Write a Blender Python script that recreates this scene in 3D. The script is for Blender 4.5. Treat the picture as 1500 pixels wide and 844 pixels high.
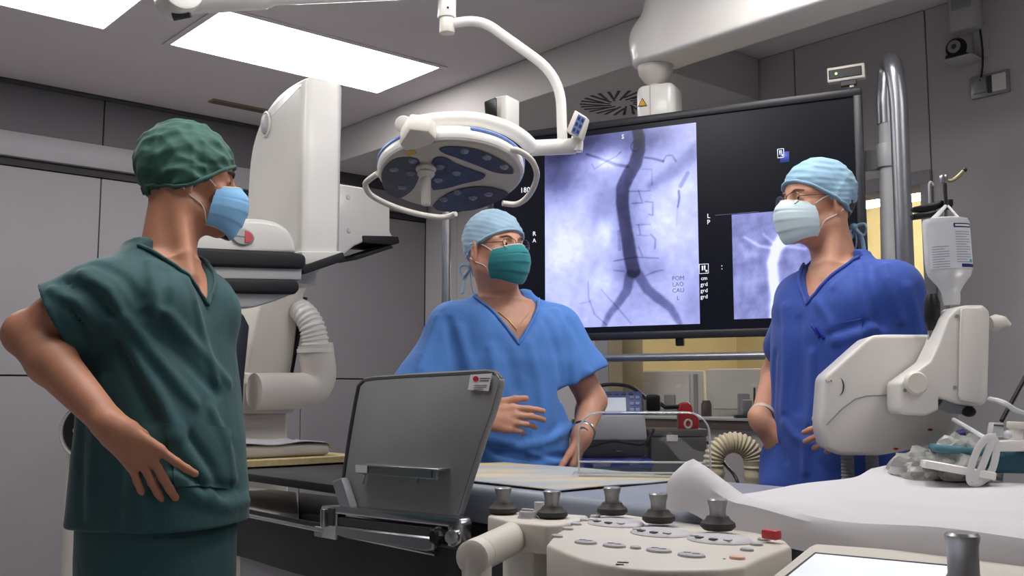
import bpy, bmesh, math, random
import numpy as np
from mathutils import Vector, Matrix
for o in list(bpy.data.objects): bpy.data.objects.remove(o)
sc = bpy.context.scene
rad = math.radians
random.seed(4)
# ------------------------------------------------------------------ camera, world, exposure
F, CH, PITCH = 1450.0, 1.15, rad(6.0)
cam_d = bpy.data.cameras.new('camera'); cam = bpy.data.objects.new('camera', cam_d)
sc.collection.objects.link(cam); sc.camera = cam
cam.location = (0, 0, CH); cam.rotation_euler = (rad(90) + PITCH, 0, 0)
cam_d.sensor_width = 36; cam_d.lens = 36 * F / 1500; cam_d.clip_start = .05
w = bpy.data.worlds.new('world'); sc.world = w; w.use_nodes = True
w.node_tree.nodes['Background'].inputs[0].default_value = (.5, .52, .58, 1)
w.node_tree.nodes['Background'].inputs[1].default_value = .05
vs = sc.view_settings
vs.view_transform = 'Standard'; vs.look = 'None'; vs.gamma = 1; vs.use_curve_mapping = False
vs.exposure = 0.0
PANEL_POWER = 11.5          # radiance of the ceiling light panels
CONTROL_POWER = 13.0        # radiance of the lamp in the control room
SCREEN_POWER = 1.25        # radiance of white on the big display
# ------------------------------------------------------------------ places
sp, cp = math.sin(PITCH), math.cos(PITCH)
def ray(x, y):
    cx, cy = (x - 750) / F, (422 - y) / F
    return Vector((cx, cp - cy * sp, sp + cy * cp))
CAM = Vector((0, 0, CH))
def at(x, y, Y):
    d = ray(x, y); return CAM + d * (Y / d.y)
def at_plane(x, y, p0, n):
    d = ray(x, y); n = Vector(n); return CAM + d * ((Vector(p0) - CAM).dot(n) / d.dot(n))
def at_z(x, y, z): return at_plane(x, y, (0, 0, z), (0, 0, 1))
TH = rad(48.9)
E1 = Vector((math.sin(TH), math.cos(TH), 0)); E2 = Vector((-math.cos(TH), math.sin(TH), 0)); UP = Vector((0, 0, 1))
def R(a, b, z): return E1 * a + E2 * b + UP * z
def at_a(x, y, a): return at_plane(x, y, E1 * a, E1)
def at_b(x, y, b): return at_plane(x, y, E2 * b, E2)
def ab(p): return (Vector(p).dot(E1), Vector(p).dot(E2))
ROT = -TH                                   # rotation about z: local x = -E2, local y = E1
def frame(o, x, y, z=None):
    """matrix with the given origin, x axis and approximate y axis"""
    x = Vector(x).normalized(); z = x.cross(Vector(y)).normalized(); y = z.cross(x)
    M = Matrix((x, y, z)).transposed().to_4x4(); M.translation = Vector(o); return M
ROOM = frame((0, 0, 0), -E2, E1)            # room frame: (u=-b, v=a, z)
def rf(a, b, z): M = ROOM.copy(); M.translation = R(a, b, z); return M
I4 = Matrix.Identity(4)
# ------------------------------------------------------------------ materials
def lin(c): c /= 255.0; return c / 12.92 if c <= .04045 else ((c + .055) / 1.055) ** 2.4
def S(r, g, b): return (lin(r), lin(g), lin(b), 1)
MATS = {}
def thin_glass(name, refl=.07, tint=(1, 1, 1, 1), rough=.02):
    """thin clear sheet: mostly lets light straight through, mirrors a little more at grazing angles"""
    m = bpy.data.materials.new(name); m.use_nodes = True; n = m.node_tree.nodes; L = m.node_tree.links
    n.remove(n['Principled BSDF']); t = n.new('ShaderNodeBsdfTransparent'); t.inputs[0].default_value = tint; g = n.new('ShaderNodeBsdfGlossy'); g.inputs['Roughness'].default_value = rough
    f = n.new('ShaderNodeLayerWeight'); f.inputs[0].default_value = .25; k = n.new('ShaderNodeMath'); k.operation = 'MULTIPLY_ADD'; k.inputs[1].default_value = .35; k.inputs[2].default_value = refl; L.new(f.outputs['Facing'], k.inputs[0])
    x = n.new('ShaderNodeMixShader'); L.new(k.outputs[0], x.inputs[0]); L.new(t.outputs[0], x.inputs[1]); L.new(g.outputs[0], x.inputs[2]); L.new(x.outputs[0], n['Material Output'].inputs[0]); MATS[name] = m; return m
def mat(name, col, rough=.5, metal=0, var=.06, vs=6, bump=0, bs=80, emit=0, trans=0, ior=1.45, coat=0, sheen=0, alpha=1, stretch=None, ecol=None, spec=.5, sss=0):
    if name in MATS: return MATS[name]
    m = bpy.data.materials.new(name); m.use_nodes = True; nt = m.node_tree; n = nt.nodes; L = nt.links
    b = n['Principled BSDF']
    tc = n.new('ShaderNodeTexCoord'); mp = n.new('ShaderNodeMapping'); L.new(tc.outputs['Object'], mp.inputs[0])
    if stretch: mp.inputs['Scale'].default_value = stretch
    no = n.new('ShaderNodeTexNoise'); no.inputs['Scale'].default_value = vs; no.inputs['Detail'].default_value = 4
    L.new(mp.outputs[0], no.inputs['Vector'])
    cr = n.new('ShaderNodeValToRGB'); L.new(no.outputs['Fac'], cr.inputs[0])
    cr.color_ramp.elements[0].position = .3; cr.color_ramp.elements[1].position = .7
    cr.color_ramp.elements[0].color = tuple(c * (1 - var) for c in col[:3]) + (1,)
    cr.color_ramp.elements[1].color = tuple(min(1, c * (1 + var)) for c in col[:3]) + (1,)
    L.new(cr.outputs[0], b.inputs['Base Color'])
    b.inputs['Roughness'].default_value = rough; b.inputs['Metallic'].default_value = metal
    b.inputs['IOR'].default_value = ior; b.inputs['Transmission Weight'].default_value = trans
    b.inputs['Coat Weight'].default_value = coat; b.inputs['Sheen Weight'].default_value = sheen
    b.inputs['Alpha'].default_value = alpha; b.inputs['Specular IOR Level'].default_value = spec
    if sss: b.inputs['Subsurface Weight'].default_value = sss; b.inputs['Subsurface Radius'].default_value = (.02, .008, .004); b.inputs['Subsurface Scale'].default_value = .5
    if emit:
        b.inputs['Emission Strength'].default_value = emit
        b.inputs['Emission Color'].default_value = ecol or col
    if bump:
        n2 = n.new('ShaderNodeTexNoise'); n2.inputs['Scale'].default_value = bs; n2.inputs['Detail'].default_value = 6
        L.new(mp.outputs[0], n2.inputs['Vector'])
        bu = n.new('ShaderNodeBump'); bu.inputs['Strength'].default_value = bump; bu.inputs['Distance'].default_value = .004
        L.new(n2.outputs['Fac'], bu.inputs['Height']); L.new(bu.outputs[0], b.inputs['Normal'])
    MATS[name] = m; return m
# ------------------------------------------------------------------ mesh accumulator
class G:
    def __init__(s): s.V = []; s.Fc = []
    def add(s, V, Fc, M=I4):
        k = len(s.V); s.V += [M @ Vector(v) for v in V]; s.Fc += [tuple(i + k for i in f) for f in Fc]; return s
    def bm(s, bm, M=I4):
        bm.verts.index_update()
        s.add([v.co for v in bm.verts], [[v.index for v in f.verts] for f in bm.faces], M); bm.free(); return s
    def box(s, c, size, bev=0, seg=2, M=I4):
        b = bmesh.new(); bmesh.ops.create_cube(b, size=1)
        for v in b.verts: v.co = Vector((v.co.x * size[0] + c[0], v.co.y * size[1] + c[1], v.co.z * size[2] + c[2]))
        if bev: bmesh.ops.bevel(b, geom=b.edges[:], offset=bev, segments=seg, profile=.5, affect='EDGES')
        return s.bm(b, M)
    def rbox(s, a0, a1, b0, b1, z0, z1, bev=0, seg=2):
        return s.box((-(b0 + b1) / 2, (a0 + a1) / 2, (z0 + z1) / 2), (abs(b1 - b0), abs(a1 - a0), abs(z1 - z0)), bev, seg, ROOM)
    def ext(s, pts, vec, bev=0, seg=2, sel=None, clamp=True):
        """polygon of 3-D points extruded along vec, all edges bevelled"""
        vec = Vector(vec); b = bmesh.new(); p = [Vector(q) for q in pts]; n = len(p)
        lo = [b.verts.new(q) for q in p]; hi = [b.verts.new(q + vec) for q in p]
        b.faces.new(lo); b.faces.new(hi[::-1])
        for i in range(n): b.faces.new((lo[i], hi[i], hi[(i + 1) % n], lo[(i + 1) % n]))
        bmesh.ops.recalc_face_normals(b, faces=b.faces[:])
        if bev:
            ed = b.edges[:] if sel is None else [e for e in b.edges if sel(e)]
            bmesh.ops.bevel(b, geom=ed, offset=bev, segments=seg, profile=.5, affect='EDGES', clamp_overlap=clamp)
        return s.bm(b)
    def tube(s, path, r, n=10, closed=False, sx=1.0, upv=None):
        P = [Vector(p) for p in path]; m = len(P); rr = r if isinstance(r, (list, tuple)) else [r] * m
        T = []
        for i in range(m):
            a = P[i - 1] if (i or closed) else P[i]; c = P[(i + 1) % m] if (i < m - 1 or closed) else P[i]
            t = (c - a); T.append(t.normalized() if t.length > 1e-9 else Vector((0, 0, 1)))
        u = Vector(upv) if upv else (Vector((0, 0, 1)) if abs(T[0].z) < .9 else Vector((1, 0, 0)))
        V = []
        for i in range(m):
            u = (u - T[i] * u.dot(T[i])).normalized(); v = T[i].cross(u)
            for k in range(n):
                an = 2 * math.pi * k / n
                V.append(P[i] + u * (math.cos(an) * rr[i]) + v * (math.sin(an) * rr[i] * sx))
        Fc = []
        for i in range(m if closed else m - 1):
            j = (i + 1) % m
            for k in range(n):
                l = (k + 1) % n; Fc.append((i * n + k, i * n + l, j * n + l, j * n + k))
        if not closed: Fc += [tuple(range(n))[::-1], tuple((m - 1) * n + k for k in range(n))]
        return s.add(V, Fc)
    def lathe(s, prof, M=I4, n=28, sy=1.0):
        V = []; m = len(prof)
        for (r, z) in prof:
            for k in range(n):
                a = 2 * math.pi * k / n; V.append((r * math.cos(a), r * math.sin(a) * sy, z))
        Fc = []
        for i in range(m - 1):
            for k in range(n):
                l = (k + 1) % n; Fc.append((i * n + k, i * n + l, (i + 1) * n + l, (i + 1) * n + k))
        Fc += [tuple(range(n))[::-1], tuple((m - 1) * n + k for k in range(n))]
        return s.add(V, Fc, M)
    def cyl(s, p0, p1, r0, r1=None, n=24, bev=0):
        r1 = r0 if r1 is None else r1
        p0, p1 = Vector(p0), Vector(p1); z = p1 - p0; L = z.length
        x = Vector((1, 0, 0)) if abs(z.normalized().x) < .9 else Vector((0, 1, 0))
        y = z.cross(x).normalized(); x = y.cross(z).normalized()
        M = Matrix((x, y, z / L)).transposed().to_4x4(); M.translation = p0
        pr = [(r0, 0), (r1, L)] if not bev else [(r0 - bev, 0), (r0 - bev * .3, bev * .3), (r0, bev), (r1, L - bev), (r1 - bev * .3, L - bev * .3), (r1 - bev, L)]
        return s.lathe(pr, M, n)
    def ell(s, c, r, M=I4, nu=20, nv=12):
        b = bmesh.new(); bmesh.ops.create_uvsphere(b, u_segments=nu, v_segments=nv, radius=1)
        for v in b.verts: v.co = Vector((v.co.x * r[0] + c[0], v.co.y * r[1] + c[1], v.co.z * r[2] + c[2]))
        return s.bm(b, M)
    def grid(s, fn, nu, nv, thick=0):
        """surface fn(s,t), s,t in 0..1; thick solidifies it"""
        P = [[Vector(fn(i / nu, j / nv)) for j in range(nv + 1)] for i in range(nu + 1)]
        idx = lambda i, j: i * (nv + 1) + j
        V = [p for row in P for p in row]; Fc = [(idx(i, j), idx(i + 1, j), idx(i + 1, j + 1), idx(i, j + 1)) for i in range(nu) for j in range(nv)]
        if thick:
            N = []
            for i in range(nu + 1):
                for j in range(nv + 1):
                    du = P[min(i + 1, nu)][j] - P[max(i - 1, 0)][j]; dv = P[i][min(j + 1, nv)] - P[i][max(j - 1, 0)]
                    q = du.cross(dv); N.append(q.normalized() if q.length > 1e-12 else Vector((0, 0, 1)))
            k = len(V); V = V + [v - n * thick for v, n in zip(V, N)]
            Fc = Fc + [tuple(i + k for i in f[::-1]) for f in Fc]
            rim = [idx(i, 0) for i in range(nu + 1)] + [idx(nu, j) for j in range(1, nv + 1)] + [idx(i, nv) for i in range(nu - 1, -1, -1)] + [idx(0, j) for j in range(nv - 1, 0, -1)]
            for a, b in zip(rim, rim[1:] + rim[:1]): Fc.append((b, a, a + k, b + k))
        return s.add(V, Fc)
COL = sc.collection
FRM = {}
def place(o, parent):
    if parent is not None: o.parent = parent; FRM[o.name] = FRM[parent.name]
    return o
def rawobj(name, V, Fc, m, parent=None, smooth=38):
    """V: world coordinates (array or list)"""
    V = np.asarray([tuple(v) for v in V] if not isinstance(V, np.ndarray) else V, dtype=np.float64)
    M = FRM[parent.name] if parent is not None else None
    if M is None:
        c = V.mean(0); c[2] = V[:, 2].min(); M = Matrix.Translation(Vector(c))
    Mi = np.array(M.inverted()); V = V @ Mi[:3, :3].T + Mi[:3, 3]
    me = bpy.data.meshes.new(name)
    if isinstance(Fc, np.ndarray):
        nf = len(Fc); me.vertices.add(len(V)); me.vertices.foreach_set('co', V.astype(np.float32).ravel())
        me.loops.add(nf * 4); me.loops.foreach_set('vertex_index', Fc.astype(np.int32).ravel())
        me.polygons.add(nf); me.polygons.foreach_set('loop_start', np.arange(0, nf * 4, 4, dtype=np.int32))
        me.update(calc_edges=True)
    else: me.from_pydata([tuple(v) for v in V], [], Fc)
    me.polygons.foreach_set('use_smooth', np.ones(len(me.polygons), dtype=bool))
    if smooth: me.set_sharp_from_angle(angle=rad(smooth))
    me.materials.append(m); me.update()
    o = bpy.data.objects.new(name, me); COL.objects.link(o)
    if parent is not None: place(o, parent)
    else: o.matrix_world = M; FRM[o.name] = M
    return o
def obj(name, g, m, parent=None, smooth=38): return rawobj(name, g.V, g.Fc, m, parent, smooth)
def tag(o, label=None, cat=None, group=None, kind=None):
    if label: o['label'] = label
    if cat: o['category'] = cat
    if group: o['group'] = group
    if kind: o['kind'] = kind
    return o
def thing(name, label, cat, loc, rotz=0, group=None):
    o = bpy.data.objects.new(name, None); o.empty_display_size = .1; COL.objects.link(o)
    M = Matrix.Translation(Vector(loc)) @ Matrix.Rotation(rotz, 4, 'Z'); o.matrix_world = M; FRM[o.name] = M
    return tag(o, label, cat, group)
def struct(name, g, m, parent=None, smooth=38):
    o = obj(name, g, m, parent, smooth)
    if parent is None: o['kind'] = 'structure'
    return o
def text(name, s, size, M, m, parent, ext=.0003, align='CENTER'):
    """flat lettering: M maps the text plane (x right, y up) to the world"""
    c = bpy.data.curves.new(name, 'FONT'); c.body = s; c.size = size; c.extrude = ext; c.align_x = align; c.align_y = 'CENTER'; c.resolution_u = 2
    t = bpy.data.objects.new(name, c); COL.objects.link(t)
    dg = bpy.context.evaluated_depsgraph_get(); me = t.evaluated_get(dg).to_mesh()
    V = [M @ v.co for v in me.vertices]; Fc = [tuple(p.vertices) for p in me.polygons]
    t.evaluated_get(dg).to_mesh_clear(); bpy.data.objects.remove(t); bpy.data.curves.remove(c)
    return rawobj(name, V, Fc, m, parent, 0)
def smooth_path(pts, n=8, closed=False):
    P = [Vector(p) for p in pts]; out = []; m = len(P)
    for i in range(m if closed else m - 1):
        p0 = P[i - 1] if (i or closed) else P[0]; p1 = P[i]; p2 = P[(i + 1) % m]; p3 = P[(i + 2) % m] if (i + 2 < m or closed) else P[-1]
        for k in range(n):
            t = k / n; out.append(.5 * (2 * p1 + (p2 - p0) * t + (2 * p0 - 5 * p1 + 4 * p2 - p3) * t * t + (3 * p1 - p0 - 3 * p2 + p3) * t ** 3))
    if not closed: out.append(P[-1])
    return out
def bend_path(pts, r, n=6):
    """polyline with rounded corners"""
    P = [Vector(p) for p in pts]; out = [P[0]]
    for i in range(1, len(P) - 1):
        a, b, c = P[i - 1], P[i], P[i + 1]; d0 = (a - b); d1 = (c - b); q = min(r, d0.length * .49, d1.length * .49)
        s0 = b + d0.normalized() * q; s1 = b + d1.normalized() * q
        for k in range(n + 1):
            t = k / n; out.append(s0 * (1 - t) ** 2 + b * 2 * t * (1 - t) + s1 * t * t)
    out.append(P[-1]); return out
# ------------------------------------------------------------------ signed distance sculpting
def nrm(A): return np.sqrt((A * A).sum(-1))
def p_cap(a, b, ra, rb=None):
    rb = ra if rb is None else rb; a = np.array(a, float); b = np.array(b, float); ba = b - a; L2 = max(ba @ ba, 1e-12)
    def fn(P):
        pa = P - a; t = np.clip(pa @ ba / L2, 0, 1); return nrm(pa - t[:, None] * ba) - (ra + (rb - ra) * t)
    r = max(ra, rb); return fn, np.minimum(a, b) - r, np.maximum(a, b) + r
def _rot(M): return np.array(Matrix(M).to_3x3())
def p_ell(c, r, M=None):
    c = np.array(c, float); r = np.array(r, float); A = None if M is None else _rot(M)
    if M is not None: c = A @ c + np.array(Matrix(M).translation)
    def fn(P):
        q = P - c
        if A is not None: q = q @ A
        k0 = nrm(q / r); k1 = nrm(q / (r * r)) + 1e-9; return k0 * (k0 - 1) / k1
    m = r.max(); return fn, c - m, c + m
def p_box(c, h, rd, M=None):
    c = np.array(c, float); h = np.array(h, float) - rd; A = None if M is None else _rot(M)
    if M is not None: c = A @ c + np.array(Matrix(M).translation)
    def fn(P):
        q = P - c
        if A is not None: q = q @ A
        q = np.abs(q) - h; return nrm(np.maximum(q, 0)) + np.minimum(q.max(-1), 0) - rd
    m = np.linalg.norm(h) + rd; return fn, c - m, c + m
def p_loft(M, keys, p=2.3, cap=True):
    K = np.array(keys, float); zz = np.linspace(K[0, 0], K[-1, 0], 200); T = [np.interp(zz, K[:, 0], K[:, i]) for i in range(1, 5)]
    ker = np.exp(-np.linspace(-2, 2, 15) ** 2); ker /= ker.sum()
    T = [np.convolve(np.pad(t, 7, 'edge'), ker, 'valid') for t in T]
    A = _rot(M); o = np.array(Matrix(M).translation)
    def fn(P):
        q = (P - o) @ A; z = q[:, 2]; cx, cy, rx, ry = [np.interp(z, zz, t) for t in T]
        k = ((np.abs(q[:, 0] - cx) / rx) ** p + (np.abs(q[:, 1] - cy) / ry) ** p) ** (1 / p)
        d = (k - 1) * np.minimum(rx, ry)
        dz = np.maximum(zz[0] - z, z - zz[-1]); return np.maximum(d, dz) if cap else d
    m = np.abs(K[:, 1:3]).max() + K[:, 3:5].max()
    c0 = o + A @ np.array([0, 0, K[0, 0]]); c1 = o + A @ np.array([0, 0, K[-1, 0]])
    return fn, np.minimum(c0, c1) - m, np.maximum(c0, c1) + m
def p_fn(fn, c, r): c = np.array(c, float); return fn, c - r, c + r
class SDF:
    def __init__(s): s.ops = []; s.disp = None
    def add(s, pr, k=.01): s.ops.append(('u', k, pr)); return s
    def sub(s, pr, k=.005): s.ops.append(('s', k, pr)); return s
    def cut(s, pr, k=.002): s.ops.append(('i', k, pr)); return s
    def chain(s, pts, rs, k=.01):
        for i in range(len(pts) - 1): s.add(p_cap(pts[i], pts[i + 1], rs[i], rs[i + 1]), k)
        return s
    def __call__(s, P, lo=None, hi=None, mg=.12):
        d = np.full(len(P), 1.0)
        for op, k, (fn, a, b) in s.ops:
            if lo is not None and op != 'i' and (np.any(a - mg > hi) or np.any(b + mg < lo)): continue
            e = fn(P)
            if op == 'u':
                h = np.maximum(k - np.abs(d - e), 0) / k; d = np.minimum(d, e) - h * h * k * .25
            elif op == 's':
                e = -e; h = np.maximum(k - np.abs(d - e), 0) / k; d = np.maximum(d, e) + h * h * k * .25
            else:
                h = np.maximum(k - np.abs(d - e), 0) / k; d = np.maximum(d, e) + h * h * k * .25
        if s.disp is not None: d = d + s.disp(P)
        return d
    def bounds(s):
        u = [pr for op, k, pr in s.ops if op == 'u']
        return np.min([p[1] for p in u], 0) - .02, np.max([p[2] for p in u], 0) + .02
    def one(s, p): return float(s(np.array([p], float))[0])
    def hit(s, x, y, t0=.5, t1=6):
        d = np.array(ray(x, y)); d /= np.linalg.norm(d); o = np.array(CAM); t = t0
        for _ in range(200):
            v = s.one(o + d * t)
            if v < .0008: return Vector(o + d * t)
            t += max(v * .7, .0006)
            if t > t1: return None
        return Vector(o + d * t)
    def hits(s, px, t0=1.2, t1=4.6):
        """world points where the pixel rays meet the surface, all rays marched together"""
        D = np.array([tuple(ray(x, y).normalized()) for x, y in px]); o = np.array(CAM); t = np.full(len(D), t0); live = np.ones(len(D), bool)
        for _ in range(140):
            ix = np.flatnonzero(live)
            if not len(ix): break
            v = s(o + D[ix] * t[ix, None]); t[ix] += np.where(v < .0008, 0, np.maximum(v * .7, .0006)); live[ix] = (v >= .0008) & (t[ix] < t1)
        return [Vector(o + d * q) if q < t1 else None for d, q in zip(D, t)]
    def snaps(s, pts, off=0.0):
        p = np.array([tuple(q) for q in pts], float); e = 1e-3
        for _ in range(7):
            v = s(p); g = np.stack([(s(p + np.eye(3)[i] * e) - v) / e for i in range(3)], 1); n = np.linalg.norm(g, axis=1, keepdims=True) + 1e-9; p = p - g / n * (v - off)[:, None] * .8
        return [Vector(q) for q in p]
    def snap(s, p, off=0.0):
        p = np.array(p, float)
        for _ in range(8):
            e = 1e-3; Q = np.array([p, p + [e, 0, 0], p + [0, e, 0], p + [0, 0, e]]); v = s(Q)
            g = (v[1:] - v[0]) / e; n = np.linalg.norm(g) + 1e-9; p = p - g / n * (v[0] - off) * .8
        return Vector(p)
    def mesh(s, h, N=14):
        lo, hi = s.bounds(); B = N * h; nb = np.ceil((hi - lo) / B).astype(int) + 1
        ii = np.stack(np.meshgrid(*[np.arange(n) for n in nb], indexing='ij'), -1).reshape(-1, 3)
        d = np.concatenate([s(lo + (c + .5) * B) for c in np.array_split(ii, max(1, len(ii) // 20000 + 1))])
        act = ii[np.abs(d) < B * 1.25]
        M = N + 2; g = np.stack(np.meshgrid(*[np.arange(M)] * 3, indexing='ij'), -1).reshape(-1, 3)
        co = np.array([[i, j, k] for i in (0, 1) for j in (0, 1) for k in (0, 1)])
        ed = [(a, b) for a in range(8) for b in range(a + 1, 8) if np.abs(co[a] - co[b]).sum() == 1]
        KEY = []; POS = []; Q = []
        mul = np.array([1, 1 << 20, 1 << 40], dtype=np.int64)
        for c in act:
            base = c * N - 1; P = lo + (g + base) * h
            v = s(P, P[0], P[-1]).reshape(M, M, M); ins = v < 0
            if ins.all() or not ins.any(): continue
            corner = np.stack([v[i:M - 1 + i, j:M - 1 + j, k:M - 1 + k] for i, j, k in co], -1)
            cnt = (corner < 0).sum(-1); cell = np.argwhere((cnt > 0) & (cnt < 8))
            if not len(cell): continue
            cv = corner[cell[:, 0], cell[:, 1], cell[:, 2]]; acc = np.zeros((len(cell), 3)); num = np.zeros(len(cell))
            for a, b in ed:
                va, vb = cv[:, a], cv[:, b]; x = (va < 0) != (vb < 0)
                t = np.where(x, va / np.where(x, va - vb, 1), 0)
                acc += np.where(x[:, None], co[a] + t[:, None] * (co[b] - co[a]), 0); num += x
            KEY.append(((cell + base + 8).astype(np.int64) * mul).sum(1)); POS.append(lo + (cell + base + acc / num[:, None]) * h)
            for ax in range(3):
                s0 = [slice(1, N + 1)] * 3; s1 = list(s0); s1[ax] = slice(2, N + 2)
                A, Bv = ins[tuple(s0)], ins[tuple(s1)]; e = np.argwhere(A != Bv)
                if not len(e): continue
                fl = A[e[:, 0], e[:, 1], e[:, 2]]; e = e + 1 + base + 8; u = np.zeros(3, int); w_ = np.zeros(3, int); u[(ax + 1) % 3] = 1; w_[(ax + 2) % 3] = 1
                q = np.stack([e - u - w_, e - w_, e, e - u], 1).astype(np.int64) @ mul
                q[~fl] = q[~fl][:, ::-1]; Q.append(q)
        K, ix = np.unique(np.concatenate(KEY), return_index=True); POS = np.concatenate(POS)[ix]
        Q = np.concatenate(Q); q = np.searchsorted(K, Q)
        return POS, q
def sobj(name, s, h, m, parent=None, smooth=0):
    V, Q = s.mesh(h); return rawobj(name, V, Q, m, parent, smooth)
# ================================================================== materials shared by the room
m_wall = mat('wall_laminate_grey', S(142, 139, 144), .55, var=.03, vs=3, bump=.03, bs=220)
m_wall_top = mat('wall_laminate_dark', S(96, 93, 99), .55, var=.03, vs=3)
m_wall_lightened = mat('wall_laminate_lightened', S(186, 181, 183), .55, var=.03, vs=3, bump=.03, bs=220)  # same laminate as the left wall, lightened to make up for dim light
m_joint = mat('joint_dark', S(52, 50, 54), .8)
m_ceil = mat('ceiling_grey', S(214, 207, 209), .75, var=.03, vs=2)
m_soffit = mat('soffit_grey', S(192, 188, 188), .7, var=.03, vs=2)
m_trim = mat('trim_grey', S(150, 148, 154), .45, var=.03)
m_floor = mat('floor_vinyl', S(186, 185, 188), .35, var=.08, vs=14)
m_yellow = mat('control_wall_cream', S(218, 203, 154), .7, var=.04)
m_black = mat('black_plastic', S(18, 18, 20), .4)
m_softblack = mat('black_rubber', S(26, 26, 30), .6)
m_white = mat('white_enamel', S(226, 223, 219), .28, var=.02, coat=.25)
m_white2 = mat('warm_white_plastic', S(214, 208, 199), .4, var=.025)
m_ivory = mat('ivory_plastic', S(206, 200, 190), .42, var=.025)
m_grey = mat('mid_grey_plastic', S(140, 141, 146), .45, var=.05)
m_lgrey = mat('light_grey_plastic', S(178, 178, 180), .45, var=.04)
m_dgrey = mat('dark_grey_plastic', S(62, 62, 66), .5, var=.06)
m_chrome = mat('brushed_steel', S(190, 190, 194), .25, 1, var=.06, vs=30)
m_alu = mat('satin_aluminium', S(165, 166, 170), .38, .9, var=.06, vs=24)
m_glass = thin_glass('window_glass', .03)
m_panel = mat('light_diffuser', S(255, 255, 252), .6, var=0, emit=PANEL_POWER, ecol=(1, .985, .96, 1))
WA, WB, CZ = 3.825, 5.255, 2.70          # rear wall plane (a), left wall plane (b), ceiling height
# ------------------------------------------------------------------ floor and ceiling
struct('floor', G().rbox(-1.9, 7.4, -2.6, WB + .2, -.1, 0), m_floor)
struct('ceiling', G().rbox(-1.9, WA + .3, -2.6, WB + .2, CZ, CZ + .1), m_ceil)
# ------------------------------------------------------------------ left wall of laminate panels
wl = struct('wall_left', G().rbox(-1.8, WA + .2, WB + .012, WB + .15, 0, CZ), m_joint)
ja = [-1.8, -.67, .53, 1.73, 2.93, WA]
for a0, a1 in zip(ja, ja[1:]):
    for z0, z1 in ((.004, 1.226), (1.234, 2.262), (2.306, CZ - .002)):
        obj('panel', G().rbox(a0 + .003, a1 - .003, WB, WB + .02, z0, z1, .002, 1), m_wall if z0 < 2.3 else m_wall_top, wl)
g = G().rbox(-1.8, WA - .02, WB - .045, WB, 2.305, 2.43, .006)
t1 = tag(obj('trim_1', g, m_trim), kind='structure')
obj('shadow_gap', G().rbox(-1.8, WA - .02, WB - .012, WB + .012, 2.266, 2.303), m_joint, t1)
tag(obj('trim_2', G().rbox(-1.8, WA - .02, WB - .02, WB, CZ - .022, CZ, .004), m_dgrey), kind='structure')
# ------------------------------------------------------------------ rear wall with the control-room window
W0, W1, WZ0, WZ1 = 1.83, 3.70, 1.03, 1.985
g = G().rbox(WA + .012, WA + .15, -2.5, W0, 0, CZ).rbox(WA + .012, WA + .15, W1, WB + .15, 0, CZ)
g.rbox(WA + .012, WA + .15, W0, W1, 0, WZ0 - .03).rbox(WA + .012, WA + .15, W0, W1, WZ1 + .05, CZ)
wr = struct('wall_rear', g, m_joint)
def rp(b0, b1, z0, z1): obj('panel', G().rbox(WA, WA + .02, b0 + .0025, b1 - .0025, z0 + .002, z1 - .002, .002, 1), m_wall_lightened, wr)
for k in range(7): rp(W0 - .61 * (k + 1), W0 - .61 * k, 0, CZ)
for b0, b1 in ((W0, 2.44), (2.44, 3.05), (3.05, W1)): rp(b0, b1, WZ1 + .05, CZ); rp(b0, b1, 0, WZ0 - .03)
for b0, b1 in ((W1, 4.31), (4.31, 4.92), (4.92, WB)): rp(b0, b1, 0, 2.29); rp(b0, b1, 2.305, CZ)
win = tag(obj('window_1', G().rbox(WA - .015, WA + .15, W0, W1, WZ1 - .005, WZ1 + .05, .004).rbox(WA - .012, WA + .15, W0, W0 + .045, WZ0, WZ1, .003).rbox(WA - .012, WA + .15, W1 - .1, W1, WZ0, WZ1, .003), m_trim), kind='structure')
obj('window_sill', G().rbox(WA - .045, WA + .3, W0 - .02, W1 + .02, WZ0 - .012, WZ0, .004), m_lgrey, win)
obj('sill_strip', G().rbox(WA - .03, WA + .012, W0 - .01, W1 + .01, WZ0 - .055, WZ0 - .014, .003), mat('brown_strip', S(96, 84, 78), .6), win)
obj('pane', G().rbox(WA + .06, WA + .068, W0 + .04, W1 - .095, WZ0, WZ1), m_glass, win)
obj('side_cover', G().rbox(WA - .012, WA + .15, W1 - .2, W1 - .1, WZ0, WZ1, .004), mat('tan_frame', S(150, 138, 112), .6), win)
# walls behind the camera, and the control room beyond the glass
struct('wall_front', G().rbox(-1.95, -1.8, -2.5, WB + .15, 0, CZ), m_wall_lightened)
struct('wall_right', G().rbox(-1.8, WA + .15, -2.65, -2.5, 0, CZ), m_wall_lightened)
struct('wall_control_rear', G().rbox(7.2, 7.35, -.2, WB + .15, 0, 2.6), m_yellow)
struct('wall_control_left', G().rbox(WA + .15, 7.2, WB, WB + .15, 0, 2.6), m_yellow)
struct('wall_control_right', G().rbox(WA + .15, 7.2, -.35, -.2, 0, 2.6), m_yellow)
struct('ceiling_control', G().rbox(WA + .15, 7.35, -.35, WB + .15, 2.62, 2.7), m_ceil)
struct('trim_3', G().rbox(WA + .16, WA + .2, W0 - .1, W1, WZ1 + .05, WZ1 + .09), m_trim)
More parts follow.
